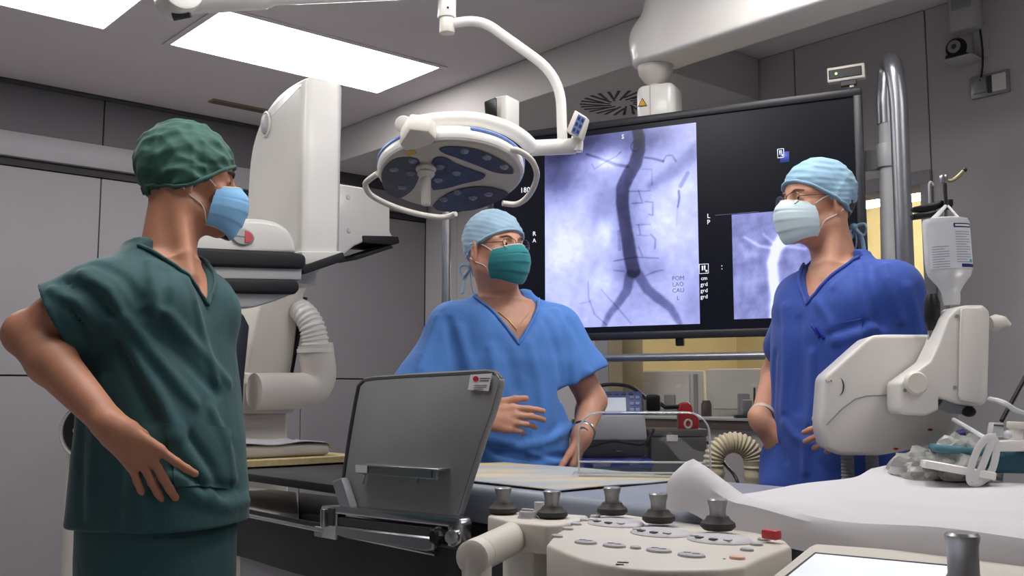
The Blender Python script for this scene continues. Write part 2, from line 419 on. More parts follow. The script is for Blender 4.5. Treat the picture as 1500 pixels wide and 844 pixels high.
# ------------------------------------------------------------------ soffit with swirl vent
SA, SB, SZ = 3.0, 2.63, 2.5
tag(struct('soffit', G().rbox(SA, WA - .001, SB, WB - .05, SZ, CZ - .001, .003, 1), m_soffit))
vc = R(3.36, 3.07, SZ); vt = thing('ceiling_vent', 'round swirl air vent with black slots in the soffit underside', 'vent', vc, ROT)
VM = rf(3.36, 3.07, SZ)
obj('face_plate', G().lathe([(.0, -.004), (.205, -.004), (.212, -.002), (.214, 0)], VM, 48), m_soffit, vt)
for ring, (r0, r1, n, sk) in enumerate(((.085, .195, 26, .55), )):
    for k in range(n):
        q = 2 * math.pi * k / n; d0 = Vector((math.cos(q), math.sin(q), 0)); d1 = Vector((math.cos(q + .32), math.sin(q + .32), 0))
        rr = r0 if k % 2 else r0 - .03
        p0, p1 = d0 * rr, d1 * r1; n_ = Vector((-(p1 - p0).y, (p1 - p0).x, 0)).normalized() * .0075
        obj('slot', G().ext([VM @ (p0 - n_ * .6 + Vector((0, 0, -.0062))), VM @ (p0 + n_ * .6 + Vector((0, 0, -.0062))), VM @ (p1 + n_ + Vector((0, 0, -.0062))), VM @ (p1 - n_ + Vector((0, 0, -.0062)))], (0, 0, .004)), m_black, vt)
# ------------------------------------------------------------------ ceiling light panels
def light_panel(a0, b0, label):
    a1, b1 = a0 + 1.095, b0 + .535
    t = thing('ceiling_light_panel', label, 'ceiling light', R((a0 + a1) / 2, (b0 + b1) / 2, CZ), ROT, 'recessed ceiling light panels')
    f = G(); e = .03
    f.rbox(a0 - e, a1 + e, b0 - e, b0, CZ - .006, CZ, .002, 1).rbox(a0 - e, a1 + e, b1, b1 + e, CZ - .006, CZ, .002, 1)
    f.rbox(a0 - e, a0, b0, b1, CZ - .006, CZ, .002, 1).rbox(a1, a1 + e, b0, b1, CZ - .006, CZ, .002, 1)
    obj('frame', f, m_ceil, t); obj('diffuser', G().rbox(a0, a1, b0, b1, CZ - .004, CZ), m_panel, t)
light_panel(1.67, 3.70, 'bright ceiling light panel above the white scanner column')
light_panel(.28, 3.70, 'bright ceiling light panel cut off by the top left corner')
for a0, b0 in ((.28, 1.6), (1.67, 1.2), (1.67, -.5)):  # unseen panels sheet and wall
    light_panel(a0, b0, 'unseen ceiling light panel overhead outside the picture')
cg = R(2.33, 4.93, CZ)
t = thing('ceiling_grille', 'small flat tan ceiling grille beside the scanner column', 'grille', cg, ROT)
obj('cover', G().rbox(2.17, 2.5, 4.895, 4.965, CZ - .008, CZ, .002), mat('tan_grille', S(140, 130, 112), .7), t)
for k in range(4): obj('slat', G().rbox(2.18, 2.49, 4.905 + k * .015, 4.911 + k * .015, CZ - .011, CZ - .007), mat('tan_grille_dark', S(112, 104, 90), .7), t)
# control-room lamp
pf = at_z(1300, 299, 2.45); fa, fb = ab(pf)
t = thing('tube_light', 'glowing fluorescent tube light in the control room behind the window', 'light', R(fa, fb, 2.45), ROT)
obj('housing', G().rbox(fa - .06, fa + .06, fb - .75, fb + .75, 2.5, 2.6, .01), m_white2, t)
obj('tube', G().cyl(R(fa, fb - .7, 2.47), R(fa, fb + .7, 2.47), .03), mat('tube_glow', (1, 1, 1, 1), .5, var=0, emit=CONTROL_POWER * 3, ecol=(1, .93, .78, 1)), t)
light_c = G().rbox(5.0, 5.6, 2.2, 3.4, 2.585, 2.6)
tag(obj('control_light_panel', light_c, mat('control_panel_glow', (1, 1, 1, 1), .5, var=0, emit=CONTROL_POWER, ecol=(1, .94, .82, 1))), 'ceiling light panel of the control room out of sight above the window', 'ceiling light')
# ------------------------------------------------------------------ things on the right part of the rear wall
def wq(x, y, off=0): return at_a(x, y, WA - off)
p = wq(1421, 25); a_, b_ = ab(p)
t = thing('wall_speaker', 'light grey speaker box high on the wall above the small shelf', 'speaker', R(WA, b_, p.z), ROT)
obj('body', G().rbox(WA - .075, WA, b_ - .052, b_ + .052, 2.545, 2.695, .012, 3), m_lgrey, t)
obj('grille_cover', G().rbox(WA - .079, WA - .07, b_ - .038, b_ + .038, 2.63, 2.685, .003), m_grey, t)
ps = wq(1418, 92); a_, b_ = ab(ps)
t = thing('wall_shelf', 'small white shelf bracket holding the webcam', 'shelf', R(WA, b_, ps.z), ROT)
obj('shelf_plate', G().rbox(WA - .11, WA, b_ - .062, b_ + .05, ps.z - .008, ps.z, .003), m_lgrey, t)
obj('bracket', G().rbox(WA - .012, WA, b_ - .085, b_ - .03, ps.z, ps.z + .13, .003), m_lgrey, t)
zc = ps.z + .001
t = thing('webcam', 'black webcam with round grey lens on the small wall shelf', 'camera', R(WA - .07, b_ + .01, zc), ROT)
cM = rf(WA - .07, b_ + .012, zc + .045)
obj('body', G().lathe([(.008, -.016), (.034, -.014), (.04, -.006), (.04, .006), (.034, .014), (.008, .016)], cM @ Matrix.Rotation(rad(90), 4, 'X'), 28), m_black, t)
obj('foot', G().rbox(WA - .09, WA - .05, b_ - .03, b_ + .05, zc, zc + .02, .006), m_black, t)
le = obj('lens_ring', G().lathe([(.012, 0), (.025, 0), (.025, .006), (.02, .008), (.012, .006)], cM @ Matrix.Translation((0, -.015, .002)) @ Matrix.Rotation(rad(90), 4, 'X'), 28), m_grey, t)
obj('lens', G().ell((0, -.018, .002), (.012, .006, .012), cM), m_dgrey, t)
cab = [R(WA - .02, b_ - .06, ps.z + .12), R(WA - .03, b_ - .07, ps.z + .04), R(WA - .012, b_ - .06, ps.z - .03), R(WA - .015, b_ - .05, ps.z - .09)]
tag(obj('webcam_cable', G().tube(smooth_path(cab), .004, 8), m_black), 'thin black cable running from the wall speaker down to the switch', 'cable')
p0, p1 = wq(1424, 141), wq(1480, 107); b0, b1 = ab(p1)[1], ab(p0)[1]
t = thing('wall_switch', 'double wall switch plate with silver frame below the webcam shelf', 'switch', R(WA, (b0 + b1) / 2, p0.z), ROT)
zc = (p0.z + p1.z) / 2
obj('frame', G().rbox(WA - .012, WA, b0, b1, zc - .045, zc + .045, .004), m_alu, t)
bm_ = (b0 + b1) / 2
obj('divider', G().rbox(WA - .014, WA - .008, bm_ - .008, bm_ + .008, zc - .034, zc + .034), m_dgrey, t)
obj('rocker', G().rbox(WA - .018, WA - .01, b0 + .012, bm_ - .01, zc - .033, zc + .033, .003), m_white, t)
obj('rocker', G().rbox(WA - .018, WA - .01, bm_ + .01, b1 - .01, zc - .028, zc + .033, .003), m_alu, t)
# ------------------------------------------------------------------ control room furniture
dz = WZ0 - .04
t = thing('control_desk', 'grey desk along the control room side of the window', 'desk', R(4.4, 3, 0), ROT)
obj('desk_top', G().rbox(WA + .32, 5.0, 1.3, 4.6, dz - .04, dz, .006), m_lgrey, t)
for bb in (1.5, 4.4): obj('panel', G().rbox(4.2, 4.9, bb - .02, bb + .02, 0, dz - .04), m_lgrey, t)
def back_monitor(x0, x1, y0, y1, Y, label):
    c = at((x0 + x1) / 2, y1, Y); wd = (x1 - x0) / F * Y; ht = (y1 - y0) / F * Y
    an = -.45; M = Matrix.Translation(Vector((c.x, c.y, dz))) @ Matrix.Rotation(an, 4, 'Z')
    t = thing('desktop_monitor', label, 'monitor', (c.x, c.y, dz), an, 'desktop monitors in the control room')
    W_ = wd / math.cos(an)
    zt = max(c.z, dz + .01)
    obj('case', G().box((0, .03, zt - dz + ht / 2), (W_, .05, ht), .012, 2, M), mat('monitor_back_grey', S(204, 201, 195), .55), t)
    obj('inset', G().box((-.02, .002, zt - dz + ht * .55), (W_ * .7, .006, ht * .75), .002, 1, M), mat('monitor_back_grey2', S(212, 209, 202), .5), t)
    obj('side_strip', G().box((W_ * .38, .003, zt - dz + ht * .5), (W_ * .06, .006, ht * .85), .002, 1, M), m_grey, t)
    obj('sticker', G().box((W_ * .14, -.003, zt - dz + ht * .67), (.03, .002, .018), 0, 1, M), m_white, t)
    obj('stand', G().box((0, .0, (zt - dz) * .5 + .06), (.06, .02, zt - dz + .12), .004, 1, M), m_grey, t)
    obj('foot', G().box((0, .03, .006), (.2, .14, .012), .004, 1, M), m_grey, t)
back_monitor(936, 1027, 544, 612, 5.25, 'grey monitor back in the control room behind the defibrillator')
back_monitor(1040, 1140, 541, 612, 5.0, 'grey monitor back in the control room beside the man in dark blue')
p = at(1035, 610, 4.95)
tag(obj('brown_bottle', G().lathe([(0, 0), (.024, 0), (.026, .006), (.026, .1), (.02, .112), (.02, .118), (0, .118)], Matrix.Translation((p.x, p.y, dz)), 20), mat('brown_glass', S(70, 50, 46), .25)), 'dark brown bottle between the two control room monitors', 'bottle')
p = at(1092, 610, 4.62)
t = thing('gooseneck_microphone', 'small grey intercom on the window sill beside the right monitor back', 'intercom', (p.x, p.y, WZ0))
M = Matrix.Translation((p.x, p.y, WZ0))
obj('base', G().box((0, 0, .008), (.1, .06, .016), .005, 2, M), m_dgrey, t); obj('block', G().box((.01, .01, .05), (.045, .04, .07), .008, 2, M), m_grey, t)
obj('stalk', G().cyl((p.x + .04, p.y, WZ0 + .012), (p.x + .045, p.y, WZ0 + .14), .005, n=10), m_dgrey, t)
# ================================================================== scanner C-arm
CB = 2.66                                 # plane of the detector face that looks at the camera
carm = thing('scanner_c_arm', 'white angiography C-arm with tall rounded column over the table head', 'scanner', R(1.7, 3.6, 0), ROT)
zb_, zt_ = at(435, 385, 3.04).z, at(435, 111, 3.04).z
prof = [(0, zb_), (0, zt_), (.08, zt_ - .002), (.16, zt_ - .012), (.235, zt_ - .036), (.3, zt_ - .076), (.35, zt_ - .135), (.378, zt_ - .21), (.39, zt_ - .33), (.41, zb_)]
prof = prof[:1] + [(p_.x, p_.z) for p_ in smooth_path([Vector((b, 0, z)) for b, z in prof[1:]], 3)]
obj('column_cover', G().ext([R(1.5, 2.715 + b, z) for b, z in prof], E1 * .15, .032, 5, lambda e: abs((e.verts[0].co - e.verts[1].co).normalized().dot(E1)) < .1, False), m_white, carm, 60)
obj('column_neck', G().rbox(1.53, 1.62, 2.8, 3.08, zb_ - .06, zb_ + .1, .02), m_white2, carm)
bp = at_a(390, 182, 1.4985)
bd = obj('badge', G().lathe([(0, .012), (.02, .011), (.025, .006), (.026, 0)], frame(bp, -E2, UP) @ Matrix.Diagonal((.95, 1.35, 1, 1)), 28), m_lgrey, carm)
obj('badge_ring', G().tube([bp - E1 * .002 + E2 * (.029 * math.cos(q)) + UP * (.04 * math.sin(q)) for q in [k * math.pi / 14 for k in range(28)]], .004, 8, True), m_white, bd)
def seg(name, px, b, d, m, bev=.012, sg=3): return obj(name, G().ext([at_b(x, y, b) for x, y in px], E2 * d, bev, sg), m, carm, 50)
seg('column_foot', [(441, 368), (501, 368), (502, 374), (470, 386), (448, 388)], 2.7, .1, m_white, .004)
seg('column_bumper', [(440, 391), (503, 369), (507, 381), (446, 402)], 2.69, .12, m_softblack, .004)
# detector stack, from the cover down to the entrance window
seg('detector_cover', [(262, 372), (262, 338), (290, 326), (345, 319), (385, 320), (408, 325), (424, 336), (432, 350), (437, 372)], CB, .34, m_white, .018, 4)
bu = at_b(355, 347, CB - .001); FB = frame(bu, E1, UP)
bt = obj('release_button', G().lathe([(0, .008), (.032, .007), (.036, .003), (.038, 0)], FB @ Matrix.Diagonal((1, .7, 1, 1)), 28), m_lgrey, carm)
obj('red_half', G().ext([FB @ Vector((.004 + .026 * math.cos(q), .018 * math.sin(q), .0065)) for q in [(-.5 + k / 10) * math.pi for k in range(11)]], -E2 * .004, .001, 1), mat('red_button', S(206, 88, 98), .4), bt)
obj('button_bar', G().box((0, 0, .0085), (.062, .002, .002), 0, 1, FB), m_grey, bt)
seg('collision_bumper', [(262, 361), (430, 369), (448, 373), (450, 383), (446, 394), (262, 389)], CB - .012, .37, m_softblack, .012)
seg('detector_slab', [(262, 386), (443, 391), (442, 411), (262, 409)], CB + .002, .34, m_lgrey, .006)
seg('collision_bumper', [(262, 406), (432, 409), (439, 414), (440, 424), (434, 431), (262, 428)], CB - .008, .36, m_softblack, .01)
seg('entrance_window', [(268, 427), (434, 429), (404, 441), (371, 451), (290, 451)], CB + .01, .32, m_lgrey, .006)
# the C itself
AB = 3.5
seg('c_arc', [(398, 396), (388, 425), (379, 455), (368, 505), (361, 549), (428, 549), (436, 480), (447, 429), (458, 410), (478, 385), (470, 340), (420, 340)], AB, .2, m_white2)
seg('arc_sleeve', [(358, 546), (354, 600), (357, 606), (430, 606), (434, 600), (434, 546)], AB - .01, .22, m_white)
seg('c_arc', [(356, 604), (352, 660), (348, 760), (352, 840), (430, 840), (424, 760), (421, 604)], AB, .2, m_white2)
seg('arc_edge', [(426, 545), (447, 435), (451, 436), (430, 547)], AB - .004, .19, m_softblack, .002)
obj('floor_base', G().rbox(1.35, 2.1, 3.45, 4.4, 0, .42, .06, 3), m_white2, carm)
obj('tube_housing', G().ext([at_z(x, y, .8) for x, y in ((335, 709), (434, 721), (438, 752), (340, 752))], (0, 0, -.25), .006), m_white2, carm)
obj('tube_housing_side', G().ext([at_z(x, y, .79) for x, y in ((437, 721), (500, 728), (505, 756), (441, 752))], (0, 0, -.22), .006), m_grey, carm)
PB = AB - .08
pth = bend_path([at_b(372, 574, PB), at_b(470, 572, PB), at_b(462, 505, PB)], .1, 8)
obj('elbow_pipe', G().tube(pth, .069, 20), m_white2, carm)
hp = smooth_path([at_b(462, 516, PB), at_b(461, 495, PB), at_b(455, 474, PB + .01), at_b(444, 458, PB + .05), at_b(430, 450, PB + .15)], 14)
hr = [(.0535 - .013 * i / len(hp)) + (.004 if i % 4 < 2 else -.001) for i in range(len(hp))]
obj('corrugated_hose', G().tube(hp, hr, 20), m_white, carm, 20)
obj('pipe_collar', G().tube([at_b(462, 517, PB), at_b(462, 511, PB)], .072, 20), m_white, carm)
# side arm box to the right of the column
seg('side_arm_box', [(496, 269), (533, 275), (566, 297), (572, 302), (572, 340), (579, 350), (540, 352), (520, 360), (500, 377), (470, 380)], 3.3, .2, m_white, .01)
seg('side_arm_bumper', [(532, 345), (584, 346), (586, 356), (576, 359), (534, 356)], 3.29, .21, m_softblack, .005)
seg('side_arm_bumper', [(517, 376), (574, 359), (577, 363), (522, 381)], 3.29, .21, m_softblack, .003)
for x, y in ((510, 289), (511, 338)):
    obj('screw_cap', G().lathe([(0, .006), (.008, .005), (.011, 0)], frame(at_b(x, y, 3.3), E1, UP), 16), m_white2, carm)
seg('hanging_apron', [(336, 455), (345, 449), (358, 462), (366, 478), (358, 560), (352, 700), (326, 700)], AB - .06, .04, mat('dark_lead_vinyl', S(44, 45, 56), .45, bump=.1, bs=25), .008)
# white round-cornered equipment post at the far left
pq = at(128, 844, 2.9)
t = thing('equipment_post', 'white equipment post with a black round panel behind the man in green', 'medical equipment', (pq.x, pq.y, 0), .12)
M = Matrix.Translation((pq.x, pq.y, 0)) @ Matrix.Rotation(.12, 4, 'Z')
obj('post', G().box((0, .05, .5), (.15, .14, 1.0), .035, 4, M), m_white2, t); obj('foot', G().box((0, .05, .03), (.26, .3, .06), .02, 2, M), m_white2, t)
zc = at(128, 630, 2.9).z
dM = Matrix.Translation((pq.x, pq.y - .03, zc)) @ Matrix.Rotation(rad(90), 4, 'X')
hd = obj('head_ring', G().lathe([(0, -.1), (.075, -.1), (.085, -.09), (.088, 0), (.083, .008), (.078, .004), (.0, .004)], dM, 40), m_lgrey, t)
obj('round_panel', G().lathe([(0, .01), (.07, .009), (.076, .003)], dM, 40), m_black, t)
obj('panel_mark', G().tube([dM @ Vector((-.035 + .007 * math.cos(q), .007 * math.sin(q), .011)) for q in [k * math.pi / 6 for k in range(12)]], .0016, 6, True), m_lgrey, t)
# ================================================================== surgical lamp
LC = at(661, 259, 2.7); LN = Vector((.02, -math.sin(rad(16)), -math.cos(rad(16)))).normalized()
lx = Vector((1, 0, .035)); LM = frame(LC, lx, LN.cross(lx))          # local z = LN (towards the underside)
lamp = thing('surgical_lamp', 'round white surgical lamp on a bent ceiling tube above the blue-gowned man', 'surgical lamp', LC)
def ld(x, y, off=0): return at_plane(x, y, LC + LN * off, LN)
def cr1(c): return (480 + c[0] * .2535, 130 + c[1] * .2535)
m_lampu = mat('lamp_underside', S(192, 184, 174), .45, var=.03)
m_lens = mat('lamp_lens_tint', S(70, 72, 88), .3, var=.25, vs=40, spec=.3)
m_lblue = mat('lamp_blue_trim', S(118, 146, 210), .35)
obj('housing', G().lathe([(0, .0), (.186, .0), (.197, -.003), (.2, -.008)], LM, 64).lathe([(.0, -.082), (.09, -.08), (.155, -.066), (.188, -.05), (.203, -.03), (.204, -.016), (.2, -.007)], LM, 64), m_white, lamp)
obj('face_plate', G().lathe([(0, .0028), (.187, .0022), (.193, .0)], LM, 64), m_lampu, lamp)
for a0, a1 in ((-.2, 1.25), (1.9, 3.3), (3.4, 6.0)):
    obj('blue_trim', G().tube([LM @ Vector((.2 * math.cos(a0 + (a1 - a0) * k / 24), .2 * math.sin(a0 + (a1 - a0) * k / 24), -.036)) for k in range(25)], .0065, 8), m_lblue, lamp)
pet = [[(310, 500), (330, 450), (380, 405), (450, 392), (510, 400), (535, 430), (530, 500), (500, 570), (450, 615), (400, 630), (350, 600), (320, 560)],
       [(612, 402), (680, 395), (740, 430), (830, 465), (900, 490), (910, 505), (880, 525), (790, 545), (700, 570), (640, 580), (602, 575), (592, 480)],
       [(645, 345), (700, 332), (800, 338), (900, 362), (1000, 410), (1060, 450), (1075, 485), (1040, 490), (960, 480), (860, 440), (740, 395), (670, 370)],
       [(610, 670), (640, 640), (700, 600), (760, 580), (850, 565), (950, 570), (1030, 595), (1040, 610), (1000, 640), (920, 675), (830, 700), (700, 708), (640, 700), (615, 685)]]
leds = [[(385, 468), (480, 490), (430, 570), (490, 420)], [(745, 490), (640, 530), (650, 455)], [(790, 362), (920, 398), (1020, 452)], [(670, 640), (750, 600), (840, 630), (930, 610)]]
for pp, ll in zip(pet, leds):
    po = smooth_path([ld(*cr1(c), .0035) for c in pp], 4, True)
    w_ = obj('lens_window', G().ext(po, LN * .0025, .001, 1), m_lens, lamp)
    for c in ll:
        q = ld(*cr1(c), .006); obj('led_lens', G().lathe([(.0, .006), (.008, .005), (.0125, .001), (.0135, -.002)], frame(q, lx, LN.cross(lx)), 18), mat('led_lens_glass', S(120, 124, 142), .15, coat=.3, var=.1), w_)
hq = ld(624, 243)
obj('handle_collar', G().lathe([(0, .004), (.026, .004), (.028, .012), (.022, .02), (.024, .026), (.018, .034), (0, .034)], frame(hq, lx, LN.cross(lx)), 28), m_white2, lamp)
hdir = (at(624, 300, 2.63) - hq).normalized()
obj('sterile_handle', G().cyl(hq, at(624, 301, 2.63), .0145, .0125, 20, .003), m_white2, lamp)
obj('mount_block', G().ext([ld(x, y, .004) for x, y in ((585, 213), (596, 226), (632, 213), (640, 205), (628, 193), (600, 190))], -LN * .05, .008), m_white2, lamp)
obj('warning_sticker', G().ext([ld(x, y, .0048) for x, y in ((594, 222), (606, 219), (610, 225), (598, 229))], LN * .0006), mat('yellow_sticker', S(196, 164, 70), .6), lamp)
J0 = at(591, 183, 2.60); J1 = at(781, 218, 2.72)
yp = smooth_path([J0, at(632, 176, 2.60), at(672, 173.5, 2.62), at(708, 177, 2.65), at(742, 188, 2.68), at(765, 202, 2.70), J1], 6)
obj('yoke_arm', G().tube(yp, [.0185 + .004 * i / len(yp) for i in range(len(yp))], 16), m_white, lamp)
obj('yoke_knuckle', G().cyl(at(591, 182, 2.53), at(593, 183, 2.64), .0225, n=28, bev=.003), m_white, lamp)
obj('pivot_cylinder', G().cyl(at(778, 217, 2.72), at(843, 214, 2.74), .0225, n=28, bev=.003), m_white, lamp)
obj('pivot_cylinder', G().cyl(at(845, 222, 2.735), at(846, 200, 2.735), .017, n=24, bev=.002), m_white, lamp)
tp = bend_path([at(824, 214, 2.735), at(821, 112, 2.74), at(704, 28, 2.75), at(652, 36, 2.75)], .09, 8)
obj('bent_tube', G().tube(tp, .0145, 16), m_white, lamp)
obj('swivel', G().cyl(at(655, 49, 2.75), at(655, 27, 2.75), .022, n=28, bev=.003), m_white2, lamp)
obj('swivel_sleeve', G().cyl(at(654.5, 27, 2.75), at(655, -14, 2.75), .0265, n=28, bev=.003), m_white, lamp)
obj('swivel_screw', G().cyl(at(656, 11, 2.722), at(656, 11, 2.73), .003, n=10), m_black, lamp)
kp = [at(842, 161, 2.69), at(860, 172, 2.69), at(851, 204, 2.69), at(829, 192, 2.69)]
kb = obj('keypad', G().ext(kp, Vector((.01, .03, 0)), .003), m_white2, lamp)
kx, ky = kp[1] - kp[0], kp[3] - kp[0]; kn = Vector((-.15, -1, .0)).normalized()
K = lambda u, v: kp[0] + kx * u + ky * v - Vector((0, .0015, 0))
obj('keypad_face', G().ext([K(.35, .08), K(.93, .08), K(.93, .92), K(.35, .92)], (0, .001, 0)), mat('keypad_blue', S(96, 118, 168), .4), kb)
for i in range(2):
    for j in range(3):
        u, v = .42 + .28 * i, .16 + .27 * j
        obj('key', G().ext([K(u, v), K(u + .17, v), K(u + .17, v + .14), K(u, v + .14)], (0, -.0015, 0)), mat('key_dark', S(40, 52, 84), .4), kb)
m_rail = m_white2
def rail(cs, off=.0): obj('guard_rail', G().tube(smooth_path([ld(*cr1(c), off) for c in cs], 6), .0085, 10), m_rail, lamp)
rail([(290, 490), (240, 525), (218, 555), (245, 610), (330, 660), (450, 705), (580, 735), (680, 742), (740, 722)], -.015)
rail([(960, 345), (1040, 348), (1100, 358), (1165, 400), (1200, 455), (1208, 510), (1185, 580), (1140, 640), (1085, 668), (1010, 662)], -.02)
dv = at(727, 180, 2.95)
DM = Matrix.Translation(dv) @ Matrix.Rotation(-.55, 4, 'Z')
d_ = obj('camera_module', G().box((.018, .03, .035), (.05, .075, .09), .006, 3, DM), m_white, lamp)
obj('module_screen', G().ext([at(709, 149, 2.9), at(726, 142, 2.905), at(727, 177, 2.905), at(711, 174, 2.9)], (.004, .012, 0), .002, 1), m_black, d_)
obj('module_bracket', G().tube(smooth_path([at(735, 180, 2.96), at(745, 186, 2.9), at(770, 196, 2.76), at(780, 212, 2.73)], 6), .006, 8), m_white2, lamp)
# spring arm that carries the lamp, cut by the top of the picture
B0, B1 = at(262, -6, 2.36), at(655, -18, 2.75)
bpts = [B0 + (B1 - B0) * s for s in (0, .28, .32, 1)]
obj('spring_arm', G().tube(bpts, [.046, .042, .032, .028], 20), m_white, lamp)
ax = (B1 - B0).cross(UP).normalized()
obj('spring_joint', G().cyl(B0 - ax * .05, B0 + ax * .05, .05, n=32, bev=.006), m_white, lamp)
obj('joint_skirt', G().cyl(B0 + Vector((-.012, 0, -.052)), B0 + Vector((.03, 0, -.045)), .012, .01, 16), m_dgrey, lamp)
obj('extension_arm', G().tube([B0 + Vector((-.01, 0, .04)), B0 + Vector((-.1, -.02, .09))], [.05, .04], 20), m_white, lamp)
obj('ceiling_tube', G().cyl(B0 + Vector((-.1, -.02, .07)), Vector((B0.x - .1, B0.y - .02, CZ)), .04, n=24), m_white, lamp)
# ================================================================== big display, its tube frame and its boom
mR, mL = at(1262, 125, 3.13), at(716, 203, 3.745)
zT = (mR.z + mL.z) / 2; mR.z = mL.z = 0
mx = (mR - mL).normalized(); mn = Vector((mx.y, -mx.x, 0))              # mn points to the viewers
MW = (mR - mL).length; zB = zT - .80
MM = frame(mL + UP * zB, mx, UP)                                        # local: x right, y up, z towards viewers
def ms(x, y, off=0): return MM.inverted() @ at_plane(x, y, mL + mn * off, mn)
disp = thing('display_monitor', 'very large black display showing blue-white X-ray pictures', 'monitor', (mL + mR) / 2 + UP * zB, math.atan2(mx.y, mx.x))
m_case = mat('monitor_case', S(34, 34, 38), .45); m_bez = mat('monitor_bezel', S(40, 40, 46), .38)
obj('back_case', G().box((MW / 2, .4, -.035), (MW - .02, .78, .06), .02, 2, MM), m_case, disp)
bz = G(); e = .028
bz.box((MW / 2, .8 - e / 2, 0), (MW, e, .025), .006, 2, MM).box((MW / 2, e / 2, 0), (MW, e, .025), .006, 2, MM).box((e / 2, .4, 0), (e, .8 - 2 * e + .01, .025), .006, 2, MM).box((MW - e / 2, .4, 0), (e, .8 - 2 * e + .01, .025), .006, 2, MM)
obj('bezel', bz, m_bez, disp)
m_scr = mat('screen_black', S(7, 8, 13), .3, var=.1, spec=.25, emit=.012, ecol=(.25, .3, .6, 1))
scr = obj('screen', G().box((MW / 2, .4, 0), (MW - 2 * e, .8 - 2 * e, .006), 0, 1, MM), m_scr, disp)
def vcol_mat(name, power):
    m = bpy.data.materials.new(name); m.use_nodes = True; n = m.node_tree.nodes; L = m.node_tree.links; b = n['Principled BSDF']
    a = n.new('ShaderNodeAttribute'); a.attribute_name = 'picture'; b.inputs['Base Color'].default_value = (.01, .01, .015, 1); b.inputs['Roughness'].default_value = .25
    no = n.new('ShaderNodeTexNoise'); no.inputs['Scale'].default_value = 260
    mx_ = n.new('ShaderNodeMixRGB'); mx_.blend_type = 'OVERLAY'; mx_.inputs[0].default_value = .12; L.new(a.outputs['Color'], mx_.inputs[1]); L.new(no.outputs['Fac'], mx_.inputs[2])
    L.new(mx_.outputs[0], b.inputs['Emission Color']); b.inputs['Emission Strength'].default_value = power; return m
m_pic = vcol_mat('screen_picture', SCREEN_POWER)
def picture(name, x0, x1, y0, y1, nu, nv, fn, off=.0042):
    """flat screen image: a grid in the screen plane whose colour attribute holds the displayed picture"""
    u = np.linspace(0, 1, nu); v = np.linspace(0, 1, nv); U, Vv = np.meshgrid(u, v, indexing='ij')
    P = np.stack([x0 + (x1 - x0) * U, y0 + (y1 - y0) * Vv, np.full_like(U, off)], -1).reshape(-1, 3)
    A = np.array(MM); W_ = P @ A[:3, :3].T + A[:3, 3]
    i, j = np.meshgrid(np.arange(nu - 1), np.arange(nv - 1), indexing='ij'); k = (i * nv + j).ravel()
    Q = np.stack([k, k + nv, k + nv + 1, k + 1], 1)
    o = rawobj(name, W_, Q, m_pic, scr, 0)
    col = fn(P[:, 0], P[:, 1]); at_ = o.data.color_attributes.new('picture', 'FLOAT_COLOR', 'POINT')
    at_.data.foreach_set('color', np.concatenate([col, np.ones((len(col), 1))], 1).astype(np.float32).ravel()); return o
def pdist(X, Y, pts):
    d = np.full(len(X), 9.0); rr = np.zeros(len(X))
    for (xa, ya, ra), (xb, yb, rb) in zip(pts, pts[1:]):
        bx, by = xb - xa, yb - ya; L2 = bx * bx + by * by + 1e-12; t = np.clip(((X - xa) * bx + (Y - ya) * by) / L2, 0, 1)
        q = np.hypot(X - xa - t * bx, Y - ya - t * by) - (ra + (rb - ra) * t); d = np.minimum(d, q)
    return d
def vnoise(X, Y, sc_, seed):
    r = np.random.RandomState(seed); o = np.zeros(len(X)); am = 1
    for k in range(4):
        for _ in range(3):
            a = r.rand() * 6.28; f = sc_ * (1 + .5 * r.rand()) * 2 ** k; o += am * np.sin((X * math.cos(a) + Y * math.sin(a)) * f + r.rand() * 6.28 + 1.5 * np.sin((X * math.sin(a) - Y * math.cos(a)) * f * .7 + r.rand() * 6))
        am *= .55
    return o / 4
def lp(c): s = ms(790 + c[0] * .379, 180 + c[1] * .379); return s.x, s.y
pxm = .379 * 3.5 / F                                                   # one crop pixel in metres on the screen
def poly(cs, r=None): return [lp(c) + ((c[2] if r is None else r) * pxm,) for c in cs]
def sm(d, wdt): return 1 / (1 + np.exp(np.clip(d / wdt, -30, 30)))
def blob(X, Y, c, rx, ry):
    x, y = lp(c); return np.exp(-((X - x) / (rx * pxm)) ** 2 - ((Y - y) / (ry * pxm)) ** 2)
def ramp(L):
    L = L[:, 0]; k = [0, .25, .5, .75, .9, 1]
    return np.stack([np.interp(L, k, c) for c in ([.006, .03, .12, .34, .52, .72], [.006, .032, .132, .37, .57, .75], [.025, .10, .34, .74, .95, 1.0])], 1)
